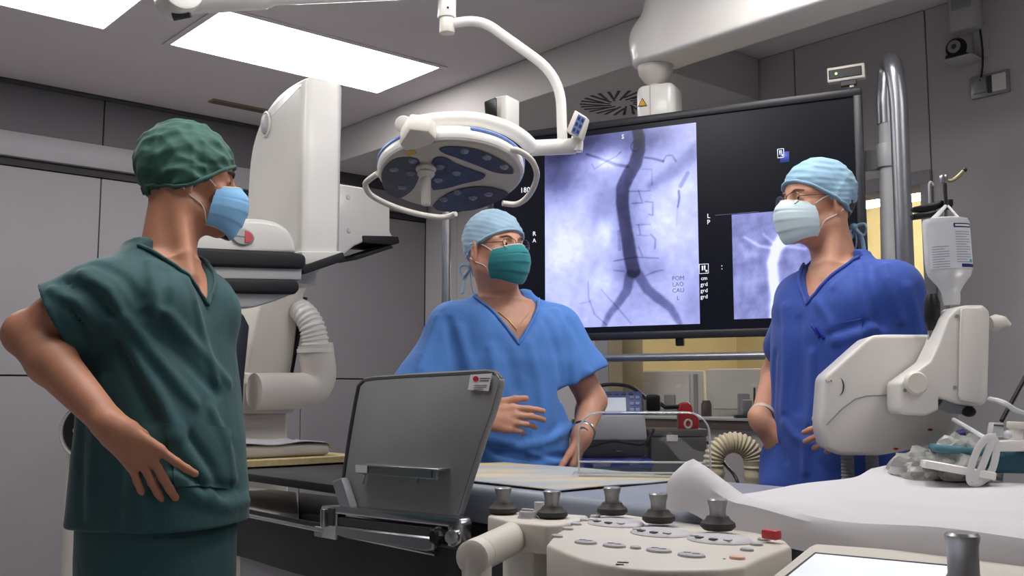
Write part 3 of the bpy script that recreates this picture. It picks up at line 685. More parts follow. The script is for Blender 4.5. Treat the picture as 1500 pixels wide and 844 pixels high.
def xray(X, Y):
    L = .82 + .05 * vnoise(X, Y, 25, 1)
    L -= .46 * blob(X, Y, (60, 205), 120, 90) + .44 * blob(X, Y, (200, 60), 200, 65) + .3 * blob(X, Y, (90, 110), 120, 60) + .16 * blob(X, Y, (260, 280), 60, 60) + .28 * blob(X, Y, (440, 60), 120, 60) + .14 * blob(X, Y, (60, 60), 150, 90)
    L += .3 * blob(X, Y, (262, 150), 65, 32) + .18 * blob(X, Y, (258, 420), 36, 55) + .16 * blob(X, Y, (100, 480), 110, 140) + .14 * blob(X, Y, (500, 380), 90, 90) + .1 * blob(X, Y, (250, 610), 60, 40) + .12 * blob(X, Y, (560, 250), 60, 60)
    L -= .2 * blob(X, Y, (350, 400), 65, 320) + .14 * blob(X, Y, (450, 570), 60, 50) + .14 * blob(X, Y, (320, 580), 60, 40) + .12 * blob(X, Y, (440, 690), 60, 40) + .16 * blob(X, Y, (600, 720), 50, 90) + .1 * blob(X, Y, (230, 350), 40, 60)
    L -= .22 * sm(pdist(X, Y, poly([(430, 245, 14), (520, 185, 26), (610, 110, 34)])), .006)
    dark = lambda cs, am, wd, r=None: am * sm(pdist(X, Y, poly(cs, r)), wd)
    L -= dark([(375, 10, 20), (388, 60, 23), (386, 110, 25), (372, 160, 27), (345, 205, 28), (324, 250, 27), (322, 310, 26), (331, 380, 25), (341, 440, 26), (352, 510, 27), (366, 572, 27)], .40, .0016)
    L -= dark([(352, 590, 20), (340, 650, 18), (305, 700, 16), (270, 745, 13), (252, 785, 11)], .27, .002)
    L -= dark([(385, 590, 20), (420, 645, 19), (465, 682, 18), (505, 712, 16), (530, 750, 14), (545, 778, 10)], .27, .002)
    for cs, am, r in (([(185, 122, 4), (240, 140, 5), (300, 163, 6), (345, 170, 6)], .22, None), ([(205, 160, 2), (215, 180, 2), (260, 150, 2), (300, 130, 2), (315, 115, 3)], .2, None), ([(410, 135, 4), (445, 140, 4), (480, 150, 5)], .25, None), ([(480, 150, 3), (492, 128, 3), (515, 126, 3), (530, 150, 3)], .2, None),
                      ([(540, 265, 4), (543, 290, 4), (537, 325, 3)], .35, None), ([(575, 195, 8), (548, 245, 8)], .2, None), ([(536, 325, 2), (532, 400, 2)], .1, None), ([(395, 180, 1), (437, 180, 1), (437, 240, 2)], .2, None), ([(345, 266, 1.5), (430, 264, 1.5)], .25, None), ([(385, 262, 2), (400, 310, 2), (360, 312, 2)], .22, None),
                      ([(410, 305, 1.5), (440, 308, 2), (440, 358, 3), (425, 355, 2)], .25, None), ([(375, 395, 1.5), (430, 393, 1.5)], .2, None), ([(385, 395, 2), (392, 432, 2)], .22, None), ([(380, 435, 1.5), (425, 437, 1.5)], .2, None), ([(432, 432, 3), (450, 450, 3), (448, 485, 4)], .22, None), ([(385, 480, 1.5), (400, 515, 2)], .2, None), ([(290, 535, 2), (370, 520, 2), (462, 524, 2)], .24, None),
                      ([(190, 615, 2), (193, 680, 2), (215, 740, 2), (262, 782, 2)], .2, None), ([(240, 645, 1.5), (300, 710, 1.5), (355, 775, 1.5)], .22, None), ([(160, 700, 1.5), (200, 690, 1.5)], .14, None), ([(290, 570, 3), (330, 575, 3)], .14, None), ([(415, 590, 3), (450, 575, 4), (480, 570, 3)], .14, None), ([(308, 420, 5), (312, 490, 7)], .14, None)):
        L -= dark(cs, am, .0009)
    x, y = lp((372, 92)); L -= .3 * sm(np.abs(np.hypot(X - x, (Y - y) * .85) - 17 * pxm) - 2 * pxm, .0008)
    L -= .12 * sm(np.sin((Y) * 900) * .5 + .3, .3) * sm(pdist(X, Y, poly([(420, 645, 19), (505, 712, 17)])), .002)
    L += .03 * vnoise(X, Y, 90, 3)
    L = np.clip(L, .03, .98)[:, None]
    return ramp(L)
c0, c1 = ms(798, 208), ms(1027, 473); c2 = ms(1019, 180); c3 = ms(800, 483)
picture('xray_picture', (c0.x + c3.x) / 2, (c1.x + c2.x) / 2, (c1.y + c3.y) / 2, c2.y, 210, 290, xray)
def lp2(c): s = ms(1010 + c[0] * .4265, 160 + c[1] * .4265); return s.x, s.y
def xray2(X, Y):
    p2 = .4265 * 3.25 / F
    P2 = lambda cs: [lp2(c) + (c[2] * p2,) for c in cs]
    L = .60 + .06 * vnoise(X, Y, 40, 7)
    for cs, am, wd in (([(330, 430, 22), (300, 480, 18), (285, 530, 18), (290, 590, 17), (300, 640, 20), (300, 720, 24)], .5, .003), ([(190, 440, 3), (240, 470, 4), (300, 480, 6)], .3, .002), ([(180, 470, 5), (200, 500, 12), (230, 500, 8)], .14, .004), ([(170, 600, 14), (240, 590, 10)], .12, .008), ([(330, 470, 5), (400, 480, 4)], .25, .002), ([(255, 430, 3), (300, 470, 4)], .25, .002)):
        L += am * sm(pdist(X, Y, P2(cs)), wd)
    L -= .12 * vnoise(X, Y, 70, 9) * .5
    L = np.clip(L, .05, 1)[:, None]
    return ramp(L)
c0, c1 = ms(1072, 315), ms(1076, 468)
picture('subtraction_picture', (c0.x + c1.x) / 2, (c0.x + c1.x) / 2 + .36, c1.y, c0.y, 120, 120, xray2)
m_txt = mat('screen_text', S(225, 228, 240), .5, var=0, emit=.75, ecol=(.8, .84, 1, 1)); m_txtd = mat('screen_text_dark', S(84, 84, 140), .5, var=0, emit=.16, ecol=(.3, .3, .6, 1))
def stext(s, x, y, h, m=m_txt, off=.0048):
    q = ms(x, y); text('screen_lettering', s, h, MM @ Matrix.Translation((q.x, q.y, off)), m, scr)
stext('R', 783.5, 343, .024); stext('A', 783.5, 353, .022); stext('L', 1038.5, 317, .022); stext('P', 1038.5, 326, .022); stext('S', 913, 201, .022)
for s_, y_ in (('cm', 408), ('grd', 417), ('grd', 426), ('grd', 435)): stext(s_, 1032, y_, .019)
for s_, y_ in (('POM', 408), ('LAO', 417), ('CAU', 426), ('L', 437)): stext(s_, 994, y_, .021, m_txtd)
stext('180', 770, 279, .028); stext(':', 1058, 391, .03)
def icon(x, y, w_, h_):
    q = ms(x, y); g = G(); t_ = .0016
    for cx, cy, sx_, sy_ in ((0, h_ / 2, w_, t_), (0, -h_ / 2, w_, t_), (-w_ / 2, 0, t_, h_), (w_ / 2, 0, t_, h_), (-w_ * .15, h_ * .08, w_ * .14, h_ * .5), (w_ * .1, h_ * .1, w_ * .14, h_ * .5), (w_ * .28, -h_ * .25, w_ * .2, h_ * .2)):
        g.box((q.x + cx, q.y + cy, .0048), (sx_, sy_, .0006), 0, 1, MM)
    obj('screen_icon', g, m_txt, scr, 0)
icon(1031.5, 394, .032, .032); icon(1144, 225, .02, .03)
q = ms(1147, 229); obj('screen_icon', G().box((q.x + .006, q.y - .004, .0046), (.03, .036, .0006), 0, 1, MM), mat('icon_blue', S(54, 66, 150), .5, var=0, emit=.25, ecol=(.12, .16, .6, 1)), scr, 0)
q0, q1 = ms(1048, 316.5), ms(1112, 310); obj('screen_line', G().box(((q0.x + q1.x) / 2, (q0.y + q1.y) / 2, .0047), (q1.x - q0.x, .002, .0006), 0, 1, MM), m_txtd, scr, 0)
obj('rear_bracket', G().box((MW * .5, .55, -.1), (.3, .3, .08), .01, 2, MM), m_case, disp)
q = ms(995, 510); obj('stand_tab', G().box((q.x, -.01, -.01), (.028, .03, .02), .003, 1, MM), m_black, disp)
# tube frame round the display
m_tube = mat('steel_tube', S(150, 152, 158), .3, .75, var=.05, vs=20)
fr0 = at(1328, 516, 3.05); fl0 = at(653, 530, 3.80); zf = (fr0.z + fl0.z) / 2; fr0.z = fl0.z = zf
ft = thing('display_bumper_frame', 'grey steel tube frame around the big black display', 'tube frame', (fr0 + fl0) / 2)
rt = [fr0 - (fr0 - fl0).normalized() * .03, fr0 + (fr0 - fl0).normalized() * .005, at(1316, 140, 3.05), at(1308, 90, 3.06), at(1300, 90, 3.2), at(1296, 140, 3.2), at(1298, 182, 3.2)]
obj('right_loop', G().tube(bend_path(rt, .07, 8), .0275, 18), m_tube, ft)
obj('loop_sleeve', G().tube([at(1299, 178, 3.2), at(1307, 560, 3.2)], .027, 18), m_lgrey, ft)
obj('clamp', G().cyl(at(1299, 212, 3.2), at(1300.5, 246, 3.2), .034, n=24, bev=.003), m_lgrey, ft)
pc = at(1285, 232, 3.2); obj('clamp_plate', G().box((0, 0, 0), (.12, .02, .07), .003, 1, Matrix.Translation(pc + Vector((-.01, .03, 0))) @ Matrix.Rotation(-.48, 4, 'Z')), m_grey, ft)
xL = (fl0 - fr0).normalized()
obj('lower_bar', G().tube([fr0, fl0], .0135, 16), m_tube, ft)
obj('left_post', G().tube(bend_path([fl0 - (fl0 - fr0).normalized() * .1, fl0, Vector((fl0.x, fl0.y, 2.2)), Vector((fl0.x - .06, fl0.y + .12, 2.2))], .06), .018, 16), m_tube, ft)
# sensor on top of the display
sM = frame(at(1240, 110, 3.16), mx + UP * .02, UP)
t = thing('sensor_bar', 'slim white-edged black sensor bar with a green light on top of the display', 'sensor', at(1240, 127, 3.16))
obj('housing', G().box((0, .004, 0), (.118, .05, .03), .004, 2, sM), m_white2, t)
obj('black_window', G().box((-.002, .004, .0155), (.104, .032, .004), .002, 1, sM), m_black, t)
obj('status_light', G().ell((-.03, .005, .0178), (.0035, .0035, .002), sM), mat('green_led', (.3, 1, .2, 1), .4, var=0, emit=6, ecol=(.35, 1, .15, 1)), t)
obj('foot', G().box((.005, -.028, 0), (.05, .02, .02), .002, 1, sM), m_dgrey, t); obj('foot_pad', G().box((.015, -.04, 0), (.014, .012, .014), .002, 1, sM), m_white2, t)
# boom arm
bt_ = -E2; bn_ = -E1; bo = at(960, 98, 3.62); bz_ = bo.z
boom = thing('ceiling_boom', 'thick white ceiling boom arm sweeping in from the upper right over the display', 'boom arm', bo)
sd = SDF(); P_ = lambda s_, z_: bo + bt_ * s_ + UP * z_
sd.add(p_cap(P_(.005, .0), P_(.0, .1), .088, .086), .02).add(p_cap(P_(.0, .1), P_(.1, .22), .086, .085), .05).add(p_cap(P_(.1, .22), P_(1.7, .24), .085, .09), .05)
sd.add(p_box((.88, 0, .13), (.86, .088, .19), .05, frame(bo, bt_, E1)), .05)
nz = np.array([0, 0, 1.]); sd.cut((lambda P, z0=bz_: z0 - P[:, 2], np.zeros(3), np.ones(3)), .012)
sobj('arm', sd, .011, m_white, boom, 60)
pv = Vector(bo)
obj('pivot_dome', G().lathe([(0, -.075), (.022, -.073), (.045, -.055), (.062, -.03), (.068, 0), (.06, .02), (0, .02)], Matrix.Translation(pv), 36), m_white2, boom)
obj('pivot_neck', G().cyl(pv - UP * .1, pv - UP * .06, .024, n=24), m_white, boom)
HM = frame(pv - UP * .155, mx, UP.cross(mx))
hd = obj('pivot_head', G().box((.015, 0, -.01), (.15, .13, .17), .03, 4, HM), m_white, boom)
obj('head_seam', G().box((0, -.0665, -.01), (.0015, .002, .15), 0, 1, HM), m_lgrey, hd)
tri = lambda k, o_: [HM @ Vector((-.03 + k * math.cos(a_), -.067 - o_, .0 + k * math.sin(a_))) for a_ in (math.pi / 2, math.pi * 7 / 6, math.pi * 11 / 6)]
obj('warning_triangle', G().ext(tri(.021, 0), HM.to_3x3() @ Vector((0, -.001, 0))), mat('triangle_black', S(70, 50, 20), .5), hd)
obj('triangle_face', G().ext(tri(.0165, .0012), HM.to_3x3() @ Vector((0, -.0006, 0))), mat('triangle_yellow', S(214, 158, 60), .5), hd)
obj('head_arm', G().cyl(pv - UP * .2, pv - UP * .42, .04, n=20), m_white2, boom)
obj('ceiling_column', G().cyl(P_(1.6, .3), Vector((P_(1.6, 0).x, P_(1.6, 0).y, CZ)), .085, n=32), m_white, boom)
# ================================================================== patient table
TA0, TA1, TZ = 1.36, 1.86, .95
m_matt = mat('mattress_blue_grey', S(126, 132, 146), .42, var=.05, vs=5, bump=.08, bs=18)
m_frame = mat('table_frame_dark', S(44, 44, 48), .5)
table = thing('patient_table', 'long patient table with blue-grey mattress running across the room', 'table', R(1.61, 1.0, 0), ROT)
obj('mattress', G().rbox(TA0, TA1, -1.1, 2.16, .868, TZ, .022, 4), m_matt, table)
obj('table_frame', G().rbox(TA0 + .03, TA1 - .03, -1.1, 2.2, .81, .866, .01), m_frame, table)
obj('carbon_plate', G().rbox(TA0 + .02, TA1 - .02, 2.1, 2.925, .884, .908, .006, 2), mat('carbon_black', S(30, 30, 33), .6), table)
obj('side_rail', G().rbox(TA0 - .012, TA0 - .004, -1.0, 2.25, .81, .845, .002), m_chrome, table)
obj('side_rail', G().rbox(TA1 + .004, TA1 + .012, -1.0, 2.25, .81, .845, .002), m_chrome, table)
for bb in (-.8, .4, 1.5, 2.1): obj('rail_bracket', G().rbox(TA0 - .006, TA0 + .04, bb - .02, bb + .02, .815, .84), m_chrome, table)
obj('pedestal', G().rbox(1.46, 1.76, -.2, .7, .1, .81, .04, 3), m_white2, table)
obj('pedestal_foot', G().rbox(1.4, 1.82, -.4, 1.2, 0, .1, .03, 3), m_white2, table)
# thin underpad with yellow streaks on the mattress beside the grey shield
def pad_fn(s, t):
    a = TA0 + .03 + t * (.44); b = 1.45 + s * .68
    return R(a, b, TZ + .0035 + .0015 * math.sin(9 * s + 3 * t) * math.sin(7 * t))
pm = mat('underpad_streaked', S(168, 172, 172), .6, var=.04)
nt = pm.node_tree; b_ = nt.nodes['Principled BSDF']; n2 = nt.nodes.new('ShaderNodeTexNoise'); n2.inputs['Scale'].default_value = 4.5; n2.inputs['Detail'].default_value = 3
tc = nt.nodes.new('ShaderNodeTexCoord'); mp_ = nt.nodes.new('ShaderNodeMapping'); mp_.inputs['Scale'].default_value = (.55, 2.2, 1); mp_.inputs['Rotation'].default_value = (0, 0, TH); nt.links.new(tc.outputs['Object'], mp_.inputs[0]); nt.links.new(mp_.outputs[0], n2.inputs['Vector'])
c2_ = nt.nodes.new('ShaderNodeValToRGB'); c2_.color_ramp.elements[0].position = .5; c2_.color_ramp.elements[0].color = S(150, 156, 162); c2_.color_ramp.elements[1].position = .72; c2_.color_ramp.elements[1].color = S(200, 172, 110)
nt.links.new(n2.outputs['Fac'], c2_.inputs[0]); nt.links.new(c2_.outputs[0], b_.inputs['Base Color'])
tag(obj('underpad', G().grid(pad_fn, 24, 14, .002), pm), 'thin yellow-streaked underpad lying on the table mattress', 'underpad')
# head end: plywood board and foam pad
t = thing('wooden_board', 'light plywood board on the table end below the C-arm', 'board', R(1.6, 3.1, .91), ROT)
obj('sheet', G().rbox(1.36, 1.87, 2.925, 3.36, .913, .935, .002, 1), mat('plywood', S(196, 176, 128), .6, var=.1, vs=9, stretch=(1, 8, 8)), t)
obj('black_layer', G().rbox(1.36, 1.9, 2.93, 3.34, .872, .912, .012, 2), mat('black_bumpy', S(16, 16, 18), .3, bump=.6, bs=22), t)  # black bumpy layer filling the space under the board
pmx = mat('foam_pad_cover', S(196, 190, 180), .6, bump=.15, bs=30)
def foam(s, t_):
    a = 1.4 + .385 * t_; b = 2.99 + .3 * s; e = min(s, 1 - s) * .3; f = min(t_, 1 - t_) * .385
    return R(a, b, .936 + .052 * min(1, (min(e, f) / .02)) ** .5 + .004 * math.sin(14 * t_ + 5 * s))
t = thing('foam_pad', 'white covered foam pad lying on the plywood board', 'pad', R(1.6, 3.1, .936), ROT)
obj('block', G().rbox(1.405, 1.78, 2.985, 3.29, .937, .978, .012, 3), pmx, t)
obj('loose_cover', G().grid(lambda s, q: R(1.395 + .4 * q, 2.978 + .32 * s, .9805 + .004 * math.sin(11 * q + 3 * s) + .003 * math.sin(23 * s) - .02 * max(0, (q - .93) / .07) - .014 * max(0, (.05 - q) / .05)), 20, 24, .002), mat('pad_film', S(176, 174, 178), .3, bump=.5, bs=14), t)
# ================================================================== radiation shield on the table rail
SHA = TA0 - .045
def sh(x, y, o=0): return at_a(x, y, SHA + o)
m_vinyl = mat('lead_vinyl_grey', S(138, 138, 140), .36, var=.06, vs=7, bump=.5, bs=5)
shd = thing('radiation_shield', 'grey vinyl-covered lead shield panel clamped upright on the table rail', 'radiation shield', R(SHA, 1.9, .8), ROT)
out = [(502, 752), (500, 735), (506, 690), (515, 630), (523, 585), (527, 566), (535, 558), (548, 555.5), (600, 552), (660, 549), (715, 546), (727, 548), (733, 556), (733, 567), (722, 605), (706, 650), (690, 700), (674, 752), (670, 762)]
pan = obj('panel', G().ext([sh(*p_) for p_ in out], E1 * .014, .004, 2), m_vinyl, shd)
obj('edge_piping', G().tube([sh(*p_, .007) for p_ in out[1:-1]], .0075, 8), mat('piping_dark', S(70, 70, 74), .5), pan)
tg = obj('label_tag', G().ext([sh(x, y, -.004) for x, y in ((690, 549), (721, 547), (716, 573), (686, 571))], -E1 * .0015), mat('tag_paper', S(226, 222, 224), .6), shd)
obj('tag_logo', G().ext([sh(697 + 4.2 * math.cos(q), 555 + 4 * math.sin(q), -.0058) for q in [k * math.pi / 8 for k in range(16)]], -E1 * .0006), mat('tag_red', S(196, 36, 62), .5), tg)
for i, (x0, x1, y) in enumerate(((703, 718, 554), (703, 716, 557.5), (694, 713, 564), (694, 712, 567), (694, 708, 570))):
    obj('tag_print', G().ext([sh(x0, y, -.0058), sh(x1, y - .4, -.0058), sh(x1, y + .8, -.0058), sh(x0, y + 1.2, -.0058)], -E1 * .0005), mat('tag_grey_print', S(150, 140, 150), .6) if i > 1 else mat('tag_dark_print', S(90, 70, 84), .6), tg)
hn = obj('handle_channel', G().ext([sh(x, y, -.03) for x, y in ((523, 681), (640, 688), (640, 703), (523, 694))], E1 * .006, .0015, 1).ext([sh(x, y, -.032) for x, y in ((521, 680), (642, 687), (642, 690), (521, 683))], E1 * .034, .001, 1), m_alu, shd)
obj('handle_face', G().ext([sh(x, y, -.0325) for x, y in ((541, 684), (632, 689.5), (632, 700), (541, 693))], E1 * .002), mat('channel_dark', S(96, 104, 106), .35, .4), hn)
obj('handle_sticker', G().ext([sh(x, y, -.0335) for x, y in ((521, 681), (538, 682), (538, 693), (521, 692))], -E1 * .0008), m_white2, hn)
for x in (534, 612): obj('handle_leg', G().tube([sh(x, 694, -.028), sh(x - 2, 708, -.004)], .003, 8), m_chrome, hn)
br = obj('clamp_rail', G().ext([sh(x, y, -.03) for x, y in ((470, 741), (490, 741), (660, 757), (673, 760), (676, 768), (674, 796), (664, 803), (655, 800), (655, 772), (492, 753), (492, 792), (470, 788))], E1 * .03, .004, 2), m_chrome, shd)
obj('clamp_jaw', G().ext([sh(x, y, -.026) for x, y in ((492, 757), (632, 773), (634, 788), (494, 770))], E1 * .02, .002, 1), m_dgrey, shd)
obj('clamp_bar', G().ext([sh(x, y, -.034) for x, y in ((490, 771), (634, 788), (634, 806), (620, 808), (500, 787), (490, 783))], E1 * .014, .004, 1), m_alu, shd)
obj('hinge', G().cyl(sh(474, 746, -.036), sh(474, 772, -.036), .008, n=14, bev=.001), m_chrome, shd)
obj('hinge_plate', G().ext([sh(x, y, -.034) for x, y in ((480, 744), (488, 745), (488, 771), (480, 770))], E1 * .006, .001, 1), m_dgrey, shd)
kc = sh(645, 785, -.045)
kn_ = obj('knob', G().lathe([(0, .02), (.012, .02), (.017, .016), (.018, .008), (.013, .0), (.01, -.02), (0, -.02)], frame(kc, -E2, UP), 12), m_black, shd)
for k in range(5): obj('knob_lobe', G().ell(((.015 * math.cos(k * 1.2566)), .015 * math.sin(k * 1.2566), .009), (.0065, .0065, .009), frame(kc, -E2, UP), 10, 8), m_black, kn_)
obj('knob_boss', G().cyl(sh(661, 787, -.05), sh(661, 787, -.02), .014, n=20, bev=.002), m_chrome, shd)
obj('clamp_plate', G().ext([sh(x, y, -.022) for x, y in ((500, 700), (515, 746), (497, 743), (486, 706))], E1 * .02, .002, 1), m_grey, shd)
# lead curtain hanging from the table rail
cu = thing('lead_curtain', 'dark lead curtain of two layers hanging below the table rail', 'curtain', R(TA0 - .03, 2.2, 0), ROT)
b0c, b1c = 1.3, 2.95
def cfn(o, z0, z1): return lambda s, t_: R(TA0 - .03 - o - .006 * math.sin(s * 22 + 1.5 * math.sin(5 * s)) * (.3 + .7 * t_), b0c + (b1c - b0c) * s, z1 + (z0 - z1) * t_)
obj('upper_layer', G().grid(cfn(.012, .68, .818), 60, 10, .004), mat('lead_curtain_dark', S(48, 48, 53), .5, bump=.12, bs=20), cu)
obj('lower_layer', G().grid(cfn(0, .18, .8), 60, 16, .004), mat('lead_curtain_grey', S(150, 150, 156), .5, bump=.12, bs=20), cu)
obj('curtain_rod', G().tube([R(TA0 - .05, 1.75, .803), R(TA0 - .05, b1c, .803)], .006, 10), m_chrome, cu)
for bb in (2.25, 2.8): obj('rod_clip', G().rbox(TA0 - .05, TA0 - .01, bb - .02, bb + .02, .785, .81, .003), m_lgrey, cu)
# ================================================================== control console on the rail
KZ = .93
kz = lambda x, y, z=KZ: at_z(x, y, z)
con = thing('control_console', 'ivory control console with three silver joysticks and oval buttons on the table rail', 'control panel', R(1.15, 1.0, KZ - .1), ROT)
outl = [(800, 797), (812, 782), (838, 768), (864, 757), (905, 752), (975, 762), (1045, 770), (1110, 780), (1152, 792), (1160, 800), (1120, 815), (1090, 830), (1050, 834), (1007, 835), (960, 835), (916, 831), (880, 825), (854, 819), (825, 808)]
obj('top_shell', G().ext([kz(*p_) for p_ in outl], (0, 0, -.055), .006, 3), m_ivory, con)
obj('lower_shell', G().ext([kz(*p_, KZ - .056) + (kz(980, 800, KZ - .056) - kz(*p_, KZ - .056)) * .05 for p_ in outl], (0, 0, -.06), .01, 3), m_white2, con)
m_pad = mat('console_pad_grey', S(188, 186, 190), .45); m_btn = mat('console_button_grey', S(168, 166, 170), .45)
m_bel = mat('joystick_rubber', S(54, 50, 48), .6); m_knob = mat('joystick_metal', S(150, 150, 152), .35, .7, var=.05)
def oval(c, rx, ry, h, z=0): return G().lathe([(0, h), (.75, h), (.93, h * .75), (1, h * .2), (1, -h * .5)], rf(*ab(c), c.z + z) @ Matrix.Diagonal((rx, ry, 1, 1)), 28)
def joystick(c, parent, k=1.0):
    M = Matrix.Translation(c) @ Matrix.Diagonal((k, k, k, 1))
    b_ = obj('joystick_bellows', G().lathe([(0, 0), (.022, 0), (.0275, .005), (.0265, .011), (.02, .016), (.017, .021), (.0, .021)], M, 28), m_bel, parent)
    obj('joystick_knob', G().lathe([(0, .018), (.0135, .018), (.0125, .026), (.013, .034), (.0155, .043), (.0155, .046), (.0135, .048), (.006, .0465), (0, .046)], M, 28), m_knob, b_)
for x, y, px_, py_ in ((897, 759, 902, 768), (965, 771, 968, 782), (1052, 782, 1054, 792)):
    c = kz(px_, py_); o = obj('joystick_pad', oval(c, .052, .042, .006), m_pad, con)
    for q in (-2.45, -1.9, -1.25, -.7):
        cc = c + (-E2) * (.04 * math.cos(q)) + E1 * (.033 * math.sin(q)); obj('pad_key', G().box((0, 0, .0065), (.012, .009, .002), .0008, 1, rf(*ab(cc), c.z)), m_dgrey if q in (-1.9, -1.25) else m_pad, o)
    joystick(kz(x, y) + UP * .006, con)
for x, y, r_ in ((858, 796, .019), (900, 801, .019), (931, 804, .009), (965, 808, .02), (1013, 815, .021)):
    o = obj('oval_button', oval(kz(x, y), r_, r_ * .75, .004), m_btn, con)
    if r_ > .01:
        for d in (-.35, .35): obj('button_ridge', G().box((0, 0, .0045), (r_ * .5, .0014, .0016), .0005, 1, rf(*ab(kz(x, y) - E2 * (r_ * d)), KZ) @ Matrix.Rotation(.6, 4, 'Z')), m_pad, o)
for x, y, m_ in ((816, 787, m_btn), (832, 776, m_lgrey), (844, 769, m_lgrey), (857, 763, m_lgrey), (872, 758, m_lgrey), (1094, 807, m_btn), (1108, 799, m_btn), (1119, 792, m_btn)):
    obj('small_button', oval(kz(x, y), .0105, .0075, .004), m_, con)
obj('lit_button', oval(kz(1080, 819), .0115, .009, .0045), mat('orange_button', S(224, 176, 156), .45), con)
obj('small_hole', oval(kz(1061, 819), .0022, .0022, .0006), m_black, con)
for x0, x1, y in ((904, 921, 823), (902, 914, 826)): obj('printed_mark', G().ext([kz(x0, y, KZ + .0006), kz(x1, y + .8, KZ + .0006), kz(x1, y + 1.8, KZ + .0006), kz(x0, y + 1, KZ + .0006)], (0, 0, .0004)), m_dgrey, con)
pr = kz(1130, 783, KZ + .012); obj('red_key', G().box((0, 0, 0), (.026, .016, .014), .003, 2, rf(*ab(pr), pr.z)), mat('red_plastic', S(186, 58, 62), .4), con)
obj('rail_clamp', G().rbox(1.2, TA0 - .012, .85, 1.2, .8, .87, .008), m_lgrey, con)
# small joystick module with grab handle
mod = thing('joystick_module', 'small ivory module with two silver joysticks and a grab handle beside the shield', 'control panel', R(1.19, 1.29, .8), ROT)
mo = [(714, 755), (722, 750), (790, 750), (862, 755), (858, 760), (822, 768), (800, 769), (748, 764)]
obj('top_shell', G().ext([kz(*p_) for p_ in mo], (0, 0, -.05), .006, 3), m_ivory, mod)
obj('lower_shell', G().ext([kz(x, y, .878) for x, y in ((735, 790), (760, 778), (835, 778), (812, 800), (780, 806))], (0, 0, -.14), .01, 3), m_white2, mod)
joystick(kz(737, 753), mod); joystick(kz(809, 759), mod)
c = kz(773, 759); o = obj('rotary_dial', G().lathe([(0, .012), (.014, .012), (.016, .009), (.016, .004), (.019, 0)], Matrix.Translation(c), 24), m_btn, mod)
obj('dial_ridge', G().box((0, 0, .0135), (.024, .005, .005), .001, 1, Matrix.Translation(c) @ Matrix.Rotation(-.5, 4, 'Z')), m_pad, o)
c = kz(790, 752); obj('silver_cap', G().lathe([(0, .02), (.009, .02), (.0095, .017), (.0085, .006), (.011, 0)], Matrix.Translation(c), 20), m_lgrey, mod)
h0, h1 = kz(772, 778, .905), kz(703, 812, .895)
hd_ = (h1 - h0).normalized()
gh = obj('grab_handle', G().tube([h0 - hd_ * .03, h0, h1], .027, 20, sx=1.0), m_ivory, mod)
obj('handle_end', G().tube([h1 + hd_ * .002, h1 + hd_ * .03, h1 + hd_ * .034], [.0275, .0275, .022], 20), m_white2, mod)
obj('handle_post', G().tube([h1 + hd_ * .012, h1 + hd_ * .012 - UP * .09], [.024, .022], 18), m_white2, mod)
obj('handle_seam', G().tube([h0 + hd_ * .004, h0 + hd_ * .0055], .0274, 20), m_grey, mod)
obj('rail_clamp', G().rbox(1.25, TA0 - .012, 1.22, 1.34, .8, .87, .008), m_lgrey, mod)
# touch panel at the lower right corner
tb = thing('touch_panel', 'ivory framed touch screen panel in front of the white sheet, lower right corner', 'touch panel', R(1.1, .5, .8), ROT)
tq = [(1128, 843), (1183, 800), (1192, 796), (1330, 806), (1520, 828), (1560, 862), (1480, 930), (1240, 930), (1110, 868)]
obj('bezel_shell', G().ext([kz(*p_) for p_ in tq], (0, 0, -.045), .007, 3), m_ivory, tb)
m_ts = mat('touch_screen_glow', S(210, 214, 230), .2, var=.12, vs=3, emit=.55, ecol=(.86, .9, 1, 1))
ts = obj('screen', G().ext([kz(x, y, KZ + .0004) for x, y in ((1150, 846), (1194, 811), (1396, 830), (1410, 920), (1250, 905))], (0, 0, .0008)), m_ts, tb)
obj('screen_rim', G().tube([kz(x, y, KZ + .001) for x, y in ((1150, 846), (1194, 811), (1396, 830), (1410, 920), (1250, 905))], .0018, 6, True), m_dgrey, tb)
M = Matrix.Translation(kz(1413, 868)); obj('control_knob', G().lathe([(0, .0), (.024, 0), (.021, .012), (.0165, .02), (.0165, .05), (.0185, .058), (.0185, .062), (.016, .065), (0, .064)], M, 32), m_knob, tb)
obj('rail_clamp', G().rbox(1.24, TA0 - .012, .3, .6, .8, .86, .008), m_lgrey, tb)
